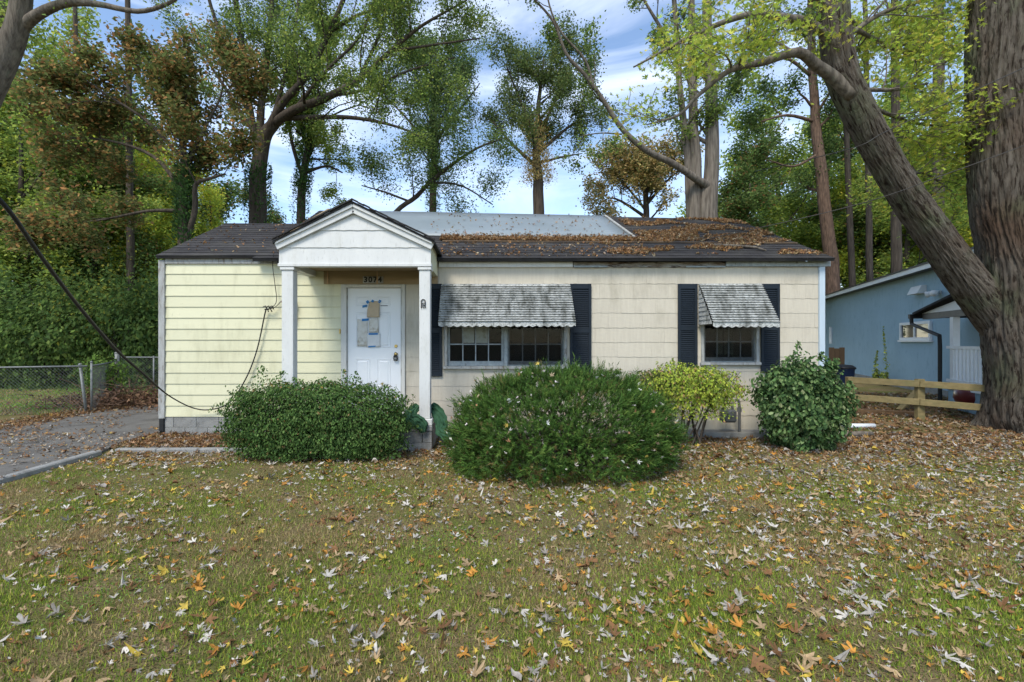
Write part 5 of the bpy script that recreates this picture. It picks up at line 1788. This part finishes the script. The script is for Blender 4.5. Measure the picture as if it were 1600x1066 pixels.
# ------------------------------------------------------------------ shrubs
def shrub(name, label, c, rad, n, leaf, pal, wts, p=2.2, templates=(DIAMOND,), cat='shrub', lump=0.2, stems=8, shell=0.22, zcut=-0.9, sprouts=(), group=None, mat_='bushleaf',
          seed=1, stem_r=0.014, lfreq=2.2, fill=0.3):
    rnd = random.Random(seed)
    c = Vector(c)
    root = empty(name, (c.x, c.y, 0), label, cat, group)
    d_ = RNG.normal(0, 1, (int(n * 1.7), 3)); d_ /= np.linalg.norm(d_, axis=1)[:, None]
    d_ = d_[d_[:, 2] > zcut][:n]
    n = len(d_)
    r = (np.abs(d_) ** p).sum(1) ** (-1 / p)
    ln = np.array([noise.noise(Vector(q) * lfreq + Vector((seed * 3.1, 0, 0))) + 0.6 * noise.noise(Vector(q) * lfreq * 2.8 + Vector((0, seed, 0))) for q in d_])
    depth = 1 - np.abs(RNG.normal(0, shell, n))
    inner = RNG.uniform(0, 1, n) < fill
    depth = np.where(inner, RNG.uniform(0.1, 0.95, n) ** 0.6, depth)
    rr = r * (1 + lump * ln) * np.clip(depth, 0.1, 1.05)
    pos = d_ * rr[:, None] * np.array(rad) + np.array(c)
    pos[:, 2] = np.maximum(pos[:, 2], 0.03 + RNG.uniform(0, 0.05, n))
    for (sx, sy, z0_, h, m, w) in sprouts:
        t = RNG.uniform(0, 1, m)
        pp = np.stack([sx + RNG.normal(0, w, m) * (1.1 - t) + 0.05 * np.sin(t * 3 + sx * 9), sy + RNG.normal(0, w, m) * (1.1 - t), z0_ + h * t], 1)
        pos = np.concatenate([pos, pp]); d_ = np.concatenate([d_, np.tile([[0, -0.5, 0.8]], (m, 1))])
    n = len(pos)
    yaw = np.arctan2(d_[:, 0], -d_[:, 1]) + RNG.normal(0, 0.7, n)
    pitch = 0.5 + 0.9 * (1 - np.clip(d_[:, 2], 0, 1)) + RNG.normal(0, 0.45, n)
    R3 = euler_mats(pitch, RNG.normal(0, 0.5, n), yaw)
    cols = pick_cols(pal, wts, n, 0.3) * (1.1 if mat_ == 'leaf' else 1.2)
    v, f, cc = scatter(pos.astype(np.float32), R3, (leaf * RNG.uniform(0.6, 1.3, n)).astype(np.float32), cols, templates)
    np_mesh('foliage', v, f, M[mat_], root, cc)
    st = MB()
    for i in range(stems):
        a = rnd.uniform(0, 6.28); q = rnd.uniform(0.2, 0.85)
        b0 = Vector((c.x + rnd.uniform(-.25, .25) * rad[0], c.y + rnd.uniform(-.25, .25) * rad[1], -0.03))
        b1 = Vector((c.x + math.cos(a) * rad[0] * q, c.y + math.sin(a) * rad[1] * q, c.z + rad[2] * rnd.uniform(-0.1, 0.6)))
        mid = b0.lerp(b1, 0.5) + Vector((rnd.uniform(-.1, .1), rnd.uniform(-.1, .1), 0.08))
        st.tube(smooth_path([b0, mid, b1], 3), [stem_r * (1.2 - 0.13 * j) for j in range(7)], 5, cap=False)
        for j in range(3):
            b2 = b1 + Vector((rnd.uniform(-.3, .3) * rad[0], rnd.uniform(-.3, .3) * rad[1], rnd.uniform(0, .4) * rad[2]))
            st.tube([mid.lerp(b1, 0.3 * j), b2], [stem_r * 0.6, stem_r * 0.25], 4, cap=False)
    st.build('stems', M['darkbark'], root, smooth=True, recalc=False)
    return root


OV = [oval_template(i, 0.5) for i in range(4)]
# clipped hedge in front of the porch
shrub('boxwood_hedge', 'clipped small leaved green hedge in front of the porch', (-2.42, 6.62, 0.52), (1.26, 0.46, 0.52), 46000, 0.038,
      [(0.06, 0.11, 0.03), (0.085, 0.15, 0.04), (0.105, 0.165, 0.05), (0.032, 0.065, 0.02), (0.20, 0.14, 0.06)], (4, 4, 2.4, 3, 0.25), p=3.4, lump=0.24, shell=0.16, stems=26, lfreq=4.2,
      sprouts=((-3.25, 6.75, 0.95, 0.36, 160, 0.14), (-3.0, 6.7, 0.95, 0.28, 120, 0.12), (-2.1, 6.7, 0.95, 0.30, 110, 0.1), (-1.85, 6.7, 0.95, 0.28, 90, 0.08), (-2.35, 6.6, 0.95, 0.2, 110, 0.12), (-2.75, 6.6, 0.95, 0.2, 110, 0.12), (-3.5, 6.5, 0.75, 0.3, 140, 0.12), (-1.45, 6.5, 0.8, 0.25, 120, 0.12), (-1.3, 6.4, 0.3, 0.3, 120, 0.1), (-2.5, 6.2, 0.8, 0.2, 120, 0.15)), seed=2)

# yellow green shrub with bare stems below
yshr = shrub('yellow_shrub', 'yellow green shrub with bare lower stems under the right window', (3.22, 7.35, 0.93), (0.84, 0.42, 0.36), 10000, 0.042,
      [(0.27, 0.34, 0.045), (0.36, 0.39, 0.06), (0.18, 0.25, 0.04), (0.28, 0.17, 0.08), (0.12, 0.16, 0.04)], (4, 3, 3, 0.9, 1.6), p=2.4, lump=0.35, shell=0.3, stems=12, seed=4, zcut=-0.8,
      sprouts=((3.0, 7.3, 1.2, 0.2, 60, 0.05), (3.3, 7.2, 0.45, 0.4, 380, 0.14), (3.5, 7.2, 0.45, 0.3, 320, 0.14), (2.8, 7.2, 0.5, 0.4, 380, 0.16), (3.8, 7.2, 0.6, 0.3, 200, 0.1)), stem_r=0.013)
shrub('bronze_shrub', 'dull green shrub with bronze tips between the juniper and yellow shrub', (2.72, 7.45, 0.88), (0.50, 0.36, 0.34), 3800, 0.042,
      [(0.06, 0.085, 0.03), (0.10, 0.12, 0.04), (0.20, 0.13, 0.08), (0.16, 0.17, 0.05)], (4, 3, 1.5, 1), p=2.4, lump=0.25, shell=0.3, stems=9, seed=6)
# broad leaved green shrub, right
shrub('evergreen_shrub', 'round dark green broad leaved shrub at the right corner of the house', (4.93, 7.2, 0.64), (0.60, 0.52, 0.66), 15000, 0.062,
      [(0.062, 0.115, 0.04), (0.095, 0.16, 0.055), (0.15, 0.215, 0.085), (0.036, 0.07, 0.028), (0.22, 0.26, 0.13)], (4, 4, 2.2, 3, 0.6), p=2.3, templates=OV, lump=0.45, lfreq=2.8, shell=0.25, stems=14, seed=8,
      sprouts=((4.80, 7.15, 1.25, 0.40, 60, 0.09), (4.35, 7.2, 0.85, 0.3, 60, 0.10), (4.65, 7.0, 1.2, 0.3, 50, 0.08), (5.35, 7.1, 1.1, 0.3, 60, 0.09), (5.55, 7.1, 0.8, 0.25, 60, 0.09), (4.22, 7.1, 0.6, 0.3, 30, 0.05), (5.2, 7.1, 1.3, 0.2, 40, 0.08)))

# understory along the edge of the woods
UPAL = [(0.08, 0.135, 0.037), (0.11, 0.175, 0.045), (0.16, 0.23, 0.055), (0.055, 0.095, 0.03)]
for i, (px, Y, rx, rz_, yel, lab) in enumerate((
        (-110, 16.5, 2.6, 2.0, 0, 'dark leafy thicket at the left edge behind the chain link fence'),
        (5, 17.5, 2.4, 2.2, 0, 'dark leafy thicket behind the left end of the chain link fence'),
        (85, 16.8, 2.2, 1.9, 0, 'dark leafy thicket behind the leaning fence post'),
        (160, 17.6, 2.2, 2.3, 1, 'yellow flecked thicket behind the thick fence post'),
        (225, 17.0, 2.0, 2.0, 0, 'dark leafy thicket beside the left corner of the house'),
        (300, 19.5, 2.3, 2.5, 0, 'thicket behind the left side of the house'),
        (60, 21.5, 3.2, 3.3, 1, 'tall green thicket behind the side lawn'),
        (190, 22.5, 3.0, 3.5, 1, 'tall yellow green thicket left of the house'),
        (1440, 27.5, 3.6, 3.2, 1, 'yellow green thicket over the blue house roof'))):
    p = W(px, 0, Y)
    shrub('thicket', lab, (p.x, Y, rz_ * 0.7), (rx, 1.5, rz_ * 1.15), 10000, 0.15, UPAL + ([(0.27, 0.27, 0.045)] if yel else []), (3, 3, 1.6, 2) + ((2,) if yel else ()), p=2.2, lump=0.6, lfreq=2.6, shell=0.35,
          stems=8, seed=20 + i, group='thickets at the edge of the woods', stem_r=0.03, mat_='leaf')
# vine leaves and a brush pile by the fence
shrub('fence_vine', 'light green vine climbing the chain link by the thick post', (W(160, 590, 12.2).x, 12.2, 0.8), (0.65, 0.5, 0.55), 1500, 0.075,
      [(0.12, 0.20, 0.035), (0.08, 0.14, 0.03), (0.17, 0.24, 0.05)], (2, 2, 1), lump=0.4, shell=0.4, seed=51, cat='vine')
bp = empty('brush_pile', (W(195, 625, 11.8).x, 11.8, 0), 'pile of dead brown twigs and leaves beside the house corner', 'brush pile')
tw = MB()
rnd = random.Random(5)
for i in range(260):
    a = Vector((bp.location.x + rnd.gauss(0, 0.75), 11.9 + rnd.gauss(0, 0.6), abs(rnd.gauss(0, 0.2)) + 0.03))
    d_ = Vector((rnd.uniform(-1, 1), rnd.uniform(-1, 1), rnd.uniform(-0.2, 0.5))).normalized() * rnd.uniform(0.25, 0.7)
    tw.tube([a, a + d_ * 0.5 + Vector((0, 0, rnd.uniform(-.04, .06))), a + d_], [0.009, 0.007, 0.003], 4, cap=False)
o = tw.build('twigs', mat('dead_twig', (0.16, 0.10, 0.065), (0.10, 0.06, 0.04), 8, rough=0.9), bp, recalc=False); o['kind'] = 'stuff'
n = 2600
pos = np.stack([bp.location.x + RNG.normal(0, 0.8, n), 11.9 + RNG.normal(0, 0.6, n), np.abs(RNG.normal(0, 0.17, n)) + 0.03], 1).astype(np.float32)
v, f, c = scatter(pos, euler_mats(RNG.uniform(-1, 1, n), RNG.uniform(-1, 1, n), RNG.uniform(0, 6.28, n)), (0.09 * RNG.uniform(0.5, 1.2, n)).astype(np.float32),
                  pick_cols([(0.17, 0.09, 0.05), (0.11, 0.06, 0.035), (0.24, 0.15, 0.08)], (2, 2, 1), n), OV)
o = np_mesh('dead_leaves', v, f, M['litter'], bp, c); o['kind'] = 'stuff'

# wall weeds by the blue house
for px, hgt, lab in ((1370, 1.0, 'thin weed against the blue wall beside the bin'), (1382, 1.9, 'tall thin weed against the blue wall below its window')):
    lx_, Yw_ = bl(px, 0.3)
    p = BP0 + BO * 0.3 - BD * lx_
    shrub('wall_weed', lab, (p.x, p.y, 0.3), (0.16, 0.1, 0.25), 160, 0.09, G_LIGHT, (1, 1, 1, 1), seed=px, stems=2, sprouts=((p.x, p.y, 0.3, hgt, 130, 0.05),), cat='weed')

# juniper: needle sprays over a low wide mound
JC, JR = Vector((1.02, 6.15, 0.42)), (1.40, 0.93, 0.80)
jun = empty('juniper_bush', (JC.x, JC.y, 0), 'large spreading green juniper mound in front of the left window', 'shrub')


def jun_surface(n, zmin=-0.45, inner=0.16):
    d_ = RNG.normal(0, 1, (n * 2, 3)); d_ /= np.linalg.norm(d_, axis=1)[:, None]
    d_ = d_[d_[:, 2] > zmin][:n]
    p = 2.5
    r = (np.abs(d_) ** p).sum(1) ** (-1 / p)
    ln = np.array([0.14 * noise.noise(Vector(q) * 2.3) + 0.20 * noise.noise(Vector(q) * 5.5 + Vector((4, 0, 0))) for q in d_])
    rr = r * (1 + ln)
    return d_, d_ * rr[:, None] * np.array(JR) + np.array(JC), ln


n = 15000
d_, sp_, ln = jun_surface(n)
n = len(d_)
sp_ = np.array(JC) + (sp_ - np.array(JC)) * np.clip(1 - np.abs(RNG.normal(0, 0.13, n)), 0.3, 1)[:, None]
ax = d_ * np.array([0.8, 0.9, 0.7]) + np.array([0, -0.1, 0.55]) + RNG.normal(0, 0.35, (n, 3))
ax /= np.linalg.norm(ax, axis=1)[:, None]
ref = np.cross(ax, np.array([0.3, 0.9, 0.1])); ref /= np.linalg.norm(ref, axis=1)[:, None]
oth = np.cross(ax, ref)
slen = RNG.uniform(0.07, 0.15, n) + (RNG.uniform(0, 1, n) < 0.06) * 0.12
K = 12
V = np.zeros((n, K, 3, 3), dtype=np.float32)
for k in range(K):
    t = (k + 0.5) / K
    a = k * 2.4 + RNG.uniform(0, 6.28, n)
    side = ref * np.cos(a)[:, None] + oth * np.sin(a)[:, None]
    base = sp_ + ax * (slen * t * 0.85)[:, None]
    nl = slen * (0.50 - 0.25 * t)
    dirn = ax * 0.75 + side * 0.65
    wd = np.cross(dirn, side + 0.01) ; wd /= np.linalg.norm(wd, axis=1)[:, None]
    V[:, k, 0] = base - wd * 0.0045
    V[:, k, 1] = base + wd * 0.0045
    V[:, k, 2] = base + dirn * nl[:, None]
V[:, :, :, 2] = np.maximum(V[:, :, :, 2], 0.02)
lumpc = np.array([0.8 + 0.7 * noise.noise(Vector(q) * 5.5 + Vector((4, 2, 0))) for q in d_])
colr = pick_cols([(0.065, 0.13, 0.028), (0.09, 0.17, 0.036), (0.145, 0.23, 0.05), (0.04, 0.08, 0.022), (0.19, 0.16, 0.06)], (4, 4, 2, 2, 0.4), n, 0.25)
np_mesh('foliage', V.reshape(-1, 3), np.arange(n * K * 3).reshape(-1, 3), M['bushleaf'], jun, np.repeat(colr, K * 3, 0))
# dark inner branches
st = MB()
for i in range(60):
    a = rnd.uniform(0, 6.28); q = rnd.uniform(0.3, 0.85)
    b1 = JC + Vector((math.cos(a) * JR[0] * q, math.sin(a) * JR[1] * q, rnd.uniform(-0.2, 0.5) * JR[2]))
    b0 = Vector((JC.x + rnd.uniform(-.6, .6), JC.y + rnd.uniform(-.3, .3), 0))
    st.tube(smooth_path([b0, b0.lerp(b1, .5) + Vector((0, 0, .1)), b1], 3), [0.022, 0.02, 0.018, 0.016, 0.014, 0.01, 0.006], 5, cap=False)
st.build('stems', M['darkbark'], jun, smooth=True, recalc=False)

# ------------------------------------------------------------------ grass
def gz_np(x, y): return np.array([gz(a, b) for a, b in zip(x, y)], dtype=np.float32)


def grass(name, label, x, y, hmin, hmax, pal, wts, wmul=1.0):
    n = len(x)
    z = gz_np(x, y)
    a = RNG.uniform(0, 6.28, n)
    h = RNG.uniform(hmin, hmax, n)
    flat = RNG.uniform(0, 1, n) < 0.35
    lean = np.where(flat, RNG.uniform(0.9, 1.6, n), RNG.uniform(0.1, 0.7, n))
    w = RNG.uniform(0.0022, 0.0048, n) * wmul
    la = RNG.uniform(0, 6.28, n)
    V = np.zeros((n, 3, 3), dtype=np.float32)
    V[:, 0] = np.stack([x - np.cos(a) * w, y - np.sin(a) * w, z - 0.004], 1)
    V[:, 1] = np.stack([x + np.cos(a) * w, y + np.sin(a) * w, z - 0.004], 1)
    V[:, 2] = np.stack([x + np.cos(la) * h * np.sin(lean), y + np.sin(la) * h * np.sin(lean), z + np.maximum(h * np.cos(lean), 0.004)], 1)
    c = pick_cols(pal, wts, n, 0.25)
    dry = np.array([(0.38, 0.28, 0.12), (0.48, 0.37, 0.18), (0.27, 0.19, 0.085)], dtype=np.float32)[RNG.integers(0, 3, n)]
    patch = np.array([noise.noise(Vector((px * 0.9, py * 0.9, 7.0))) for px, py in zip(x, y)])
    isdry = RNG.uniform(0, 1, n) < np.clip(0.32 - patch * 1.0 + flat * 0.15, 0.05, 0.9)
    c[isdry] = dry[isdry]
    o = np_mesh(name, V.reshape(-1, 3), np.arange(n * 3).reshape(-1, 3), M['grass'], None, np.repeat(c, 3, 0))
    return tag(o, label, 'grass', kind='stuff')


def ground_samples(n, y0, y1, dens):
    """points on the front lawn within and a little beyond the view, accepted with probability dens(x,y)"""
    y = RNG.uniform(y0, y1, n)
    x = RNG.uniform(-1, 1, n) * (y1 * 1.3 + 1.0)
    lo, hi = -y * 1.10 - 1.0, y * 1.20 + 1.0
    k = (x > lo) & (x < hi)
    x, y = x[k], y[k]
    k = RNG.uniform(0, 1, len(x)) < dens(x, y)
    return x[k], y[k]


def lawn_mask(x, y):
    """where grass grows: thin by the house, none on the drive, worn patches"""
    m = np.clip((7.0 - y) / 1.2, 0, 1)
    m *= np.where((x < -5.55) & (y > -3), 0, 1)
    p = np.array([noise.noise(Vector((a * 0.8, b * 0.8, 3.0))) + 0.5 * noise.noise(Vector((a * 2.6, b * 2.6, 5.0))) for a, b in zip(x, y)])
    worn = np.exp(-(((x + 2.9) / 1.3) ** 2 + ((y - 5.9) / 0.5) ** 2))
    return m * np.clip(0.78 + p * 1.3 - worn * 0.6, 0.30, 1)


GX, GY = [], []
for (y0, y1, dn) in ((1.7, 3.0, 13000), (3.0, 4.2, 9000), (4.2, 5.6, 6000), (5.6, 7.6, 3600)):
    area = (y1 - y0) * 2 * (y1 * 1.3 + 1.0)
    x, y = ground_samples(int(area * dn), y0, y1, lawn_mask)
    GX.append(x); GY.append(y)
GX, GY = np.concatenate(GX), np.concatenate(GY)
grass('lawn_grass', 'short patchy autumn grass covering the front lawn', GX, GY, 0.012, 0.044,
      [(0.25, 0.33, 0.042), (0.18, 0.27, 0.034), (0.38, 0.40, 0.065), (0.11, 0.155, 0.025)], (3, 3, 2, 1))
n = 60000
x = RNG.uniform(-22, -9.3, n); y = RNG.uniform(10.3, 16, n)
k = (x > -y * 1.15 - 1)
grass('side_lawn_grass', 'green grass of the side lawn behind the chain link fence', x[k], y[k], 0.03, 0.09,
      [(0.20, 0.34, 0.05), (0.16, 0.28, 0.045), (0.27, 0.38, 0.06)], (3, 3, 2), wmul=3.5)

# small broad leaved weeds in loose patches through the lawn
x, y = ground_samples(260000, 1.7, 6.4, lambda a, b: np.array([max(0.0, noise.noise(Vector((q * 1.4, r * 1.4, 31.0))) - 0.22) * 1.1 for q, r in zip(a, b)]) * np.where(a < -5.6, 0, 1))
n = len(x)
v, f, c = scatter(np.stack([x, y, gz_np(x, y) + RNG.uniform(0.008, 0.035, n)], 1).astype(np.float32), euler_mats(RNG.normal(0, 0.4, n), RNG.normal(0, 0.4, n), RNG.uniform(0, 6.28, n)),
                  RNG.uniform(0.008, 0.020, n).astype(np.float32), pick_cols([(0.13, 0.26, 0.05), (0.18, 0.31, 0.06), (0.10, 0.20, 0.045)], (2, 2, 1), n), (DIAMOND,))
tag(np_mesh('lawn_weeds', v, f, M['grass'], None, c), 'patches of small bright green clover and weeds in the lawn', 'weeds', kind='stuff')

# ------------------------------------------------------------------ fallen leaves
LEAF_CLASS = [  # colour, weight, label
    ((0.60, 0.56, 0.49), 24, 'pale silvery fallen maple leaf lying on the near lawn', 'pale leaves on the near lawn'),
    ((0.44, 0.31, 0.17), 27, 'tan fallen maple leaf lying on the near lawn', 'tan leaves on the near lawn'),
    ((0.22, 0.11, 0.045), 25, 'dark brown fallen leaf lying on the near lawn', 'brown leaves on the near lawn'),
    ((0.54, 0.25, 0.045), 13, 'orange fallen maple leaf lying on the near lawn', 'orange leaves on the near lawn'),
    ((0.60, 0.44, 0.07), 7, 'bright yellow fallen maple leaf lying on the near lawn', 'yellow leaves on the near lawn'),
    ((0.36, 0.33, 0.29), 14, 'dull grey fallen leaf lying on the near lawn', 'grey leaves on the near lawn'),
]
LT = [maple_template(100 + i, (0.5, 1.1, 1.6)[i % 3], (0.05, 0.3, 0.6, 0.9)[i % 4]) for i in range(12)] + [oval_template(60 + i, 1.2) for i in range(3)]


def leaf_dens(x, y):
    p = np.array([noise.noise(Vector((a * 0.7 + 5, b * 0.7, 9.0))) for a, b in zip(x, y)])
    right = np.clip((x + 3.5) / 7.5, 0, 1)
    bed = np.clip((y - 5.9) / 0.8, 0, 1)
    p2 = np.array([noise.noise(Vector((a * 2.6, b * 2.6, 19.0))) for a, b in zip(x, y)])
    return np.clip(0.24 + 0.46 * right + 0.55 * bed + 0.35 * p + 0.42 * p2, 0.03, 1.0) * np.where((x < -5.6), 0.35, 1)


lx, ly = ground_samples(int(640 * 6.5 * 2 * 11.4), 1.7, 8.1, leaf_dens)
inside = ((ly > YW - 0.02) & (lx < XR)) | ((lx > PX0 - 0.05) & (lx < -0.82) & (ly > 6.98)) | ((ly > 7.86) & (lx > -0.7) & (lx < 5.5))
lx, ly = lx[~inside], ly[~inside]
N = len(lx)
small = RNG.uniform(0, 1, N) < 0.74                      # more than half are fragments and small leaves
size = np.where(small, RNG.uniform(0.016, 0.036, N), 0.036 + 0.052 * RNG.uniform(0, 1, N) ** 1.5).astype(np.float32)
cls = RNG.choice(6, N, p=np.array([c[1] for c in LEAF_CLASS]) / sum(c[1] for c in LEAF_CLASS))
# by the house the litter is browner
bed = (ly > 6.5) & (RNG.uniform(0, 1, N) < 0.6)
cls[bed] = RNG.choice([1, 2, 2, 5], bed.sum())
cols = np.array([c[0] for c in LEAF_CLASS], dtype=np.float32)[cls] * (1 + RNG.uniform(-0.3, 0.2, (N, 1))).astype(np.float32)
lz = gz_np(lx, ly) + RNG.uniform(0.006, 0.028, N)
lz = np.where((lx < -5.66), np.maximum(lz, 0.058), lz)
rx, ry, rz = RNG.normal(0, 0.26, N), RNG.normal(0, 0.26, N), RNG.uniform(0, 6.28, N)
flip = RNG.uniform(0, 1, N) < 0.4
rx = np.where(flip, rx + math.pi, rx)
ppx = 760 + 720 * lx / ly; ppy = 533 + 720 * 1.67 / ly
show = np.where((ppx > 5) & (ppx < 1595) & (ppy < 1062), size / ly, 0)
near = np.zeros(N, dtype=bool); near[np.argsort(-show)[:300]] = True
far = ~near
v, f, c = scatter(np.stack([lx, ly, lz], 1)[far].astype(np.float32), euler_mats(rx[far], ry[far], rz[far]), size[far], cols[far], LT)
tag(np_mesh('leaf_litter', v, f, M['litter'], None, c), 'mixed fallen leaves strewn over the front lawn and garden bed', 'leaves', kind='stuff')
LM = []
for i, (tv, tf) in enumerate(LT):
    me = bpy.data.meshes.new('fallen_leaf')
    me.from_pydata([tuple(map(float, p)) for p in tv], [], [tuple(map(int, q)) for q in tf])
    me.materials.append(M['litterobj'])
    LM.append(me)
for i in np.where(near)[0]:
    o = bpy.data.objects.new('fallen_leaf', LM[int(RNG.integers(0, 12))])
    o.location = (float(lx[i]), float(ly[i]), float(lz[i]) + 0.004)
    o.rotation_euler = (float(rx[i]), float(ry[i]), float(rz[i]))
    s = float(size[i]); o.scale = (s, s, s)
    o.color = (*[float(q) for q in cols[i]], 1)
    COL.objects.link(o)
    tag(o, LEAF_CLASS[cls[i]][2], 'leaf', LEAF_CLASS[cls[i]][3])

# litter right of the house, on the drive, and along its edges
def litter(name, label, x, y, z, smin, smax, pal, wts, tilt=0.4):
    n = len(x)
    v, f, c = scatter(np.stack([x, y, z], 1).astype(np.float32), euler_mats(RNG.normal(0, tilt, n), RNG.normal(0, tilt, n), RNG.uniform(0, 6.28, n)),
                      RNG.uniform(smin, smax, n).astype(np.float32), pick_cols(pal, wts, n, 0.3), OV + LT[:4])
    return tag(np_mesh(name, v, f, M['litter'], None, c), label, 'leaves', kind='stuff')


BROWNS = [(0.27, 0.14, 0.06), (0.17, 0.09, 0.045), (0.36, 0.23, 0.115), (0.38, 0.31, 0.22), (0.45, 0.42, 0.37), (0.42, 0.24, 0.06)]
n = 16000
x = RNG.uniform(5.6, 17, n); y = RNG.uniform(7.2, 14.8, n)
k = (x < y * 1.25 + 1)
litter('leaf_litter', 'brown leaf litter on the ground between the shrub and the blue house', x[k], y[k], gz_np(x[k], y[k]) + RNG.uniform(0.006, 0.03, k.sum()), 0.04, 0.08, BROWNS, (4, 3, 3, 2, 1.2, 0.5))
n = 3000
x = RNG.uniform(-9.2, -5.6, n); y = RNG.uniform(3.0, 13, n)
p = np.array([noise.noise(Vector((a * 1.3, b * 0.9, 2.0))) for a, b in zip(x, y)])
k = p > 0.02
litter('leaf_litter', 'brown leaves scattered in patches over the driveway', x[k], y[k], 0.056 + RNG.uniform(0, 0.015, k.sum()), 0.03, 0.06, BROWNS, (4, 3, 3, 1, 0.5, 1))
n = 3500
x = -9.25 + RNG.normal(0, 0.28, n); y = RNG.uniform(7, 12, n)
x2 = RNG.uniform(-5.8, -3.4, 1800); y2 = RNG.uniform(7.05, 8.1, 1800)
x = np.concatenate([x, x2]); y = np.concatenate([y, y2])
litter('leaf_litter', 'brown leaves drifted along the fence foot and the left foundation', x, y, 0.03 + RNG.uniform(0, 0.04, len(x)), 0.03, 0.065, BROWNS, (4, 3, 3, 1, 0.4, 0.6))


def roof_np(x, t, h):
    u = (x - ME0.x) / (ME1.x - ME0.x)
    e = np.array(ME0)[None] + (np.array(ME1 - ME0))[None] * u[:, None]
    r = np.array(MR0)[None] + (np.array(MR1 - MR0))[None] * u[:, None]
    return e + (r - e) * t[:, None] + np.array(MN)[None] * h[:, None]


X, T_, Hh = [], [], []
n = 5200                                                   # drift caught above the lip, under the sheet
X.append(RNG.uniform(-0.9, 3.2, n)); T_.append(0.30 + np.abs(RNG.normal(0, 0.05, n))); Hh.append(RNG.uniform(0.012, 0.05, n))
n = 15000                                                  # right hand end, thick
x = RNG.uniform(2.2, 6.0, n); t = RNG.uniform(0.06, 0.98, n)
p = np.array([noise.noise(Vector((a * 0.9, b * 7, 0))) + 0.5 * noise.noise(Vector((a * 2.5, b * 12, 4))) for a, b in zip(x, t)])
k = (p > -0.02 + np.clip((0.2 - t), 0, 1)) & ((x > 3.1) | (t < 0.4))
X.append(x[k]); T_.append(t[k]); Hh.append(RNG.uniform(0.012, 0.035, k.sum()))
n = 420                                                    # scattered over the lower band and the sheet
X.append(RNG.uniform(-0.9, 3.0, n)); T_.append(RNG.uniform(0.02, 0.28, n)); Hh.append(RNG.uniform(0.014, 0.03, n))
n = 150
X.append(RNG.uniform(-1.2, 3.0, n)); T_.append(RNG.uniform(0.42, 0.98, n)); Hh.append(RNG.uniform(0.034, 0.045, n))
n = 500                                                    # left end by the batten
X.append(RNG.uniform(-4.0, -3.2, n)); T_.append(RNG.uniform(0.3, 0.75, n)); Hh.append(RNG.uniform(0.014, 0.05, n))
X, T_, Hh = np.concatenate(X), np.concatenate(T_), np.concatenate(Hh)
P_ = roof_np(X, T_, Hh)
n = 170
sx_ = RNG.uniform(XL, -3.3, n); stt = RNG.uniform(0.05, 0.95, n)
SP = np.array([tuple(side_pt(a, b, 0.02)) for a, b in zip(sx_, stt)])
P_ = np.concatenate([P_, SP])
litter('roof_leaves', 'dry brown leaves drifted across the main and side roofs', P_[:, 0], P_[:, 1], P_[:, 2], 0.03, 0.06,
       [(0.34, 0.18, 0.075), (0.23, 0.12, 0.055), (0.42, 0.28, 0.14), (0.46, 0.38, 0.27), (0.45, 0.22, 0.06)], (4, 3, 3, 1.2, 0.4), tilt=0.55)

# leaves caught on the juniper and hedge
d_, sp_, ln = jun_surface(260, zmin=-0.2)
n = len(sp_)
sp_ = sp_ + d_ * 0.09
x, y, z = sp_[:, 0], sp_[:, 1], np.maximum(sp_[:, 2], 0.06)
litter('caught_leaves', 'pale dead leaves caught on top of the juniper', x, y, z, 0.03, 0.055, [(0.66, 0.63, 0.57), (0.42, 0.32, 0.2), (0.5, 0.38, 0.08), (0.3, 0.15, 0.07)], (5, 2, 0.6, 1), tilt=0.8)
n = 60
litter('caught_leaves', 'few dead leaves caught on the porch hedge', RNG.uniform(-3.5, -1.3, n), RNG.uniform(6.15, 6.9, n), 1.02 + RNG.uniform(-0.02, 0.08, n), 0.025, 0.045,
       [(0.55, 0.5, 0.42), (0.5, 0.36, 0.08), (0.3, 0.14, 0.06)], (2, 1, 2), tilt=0.8)
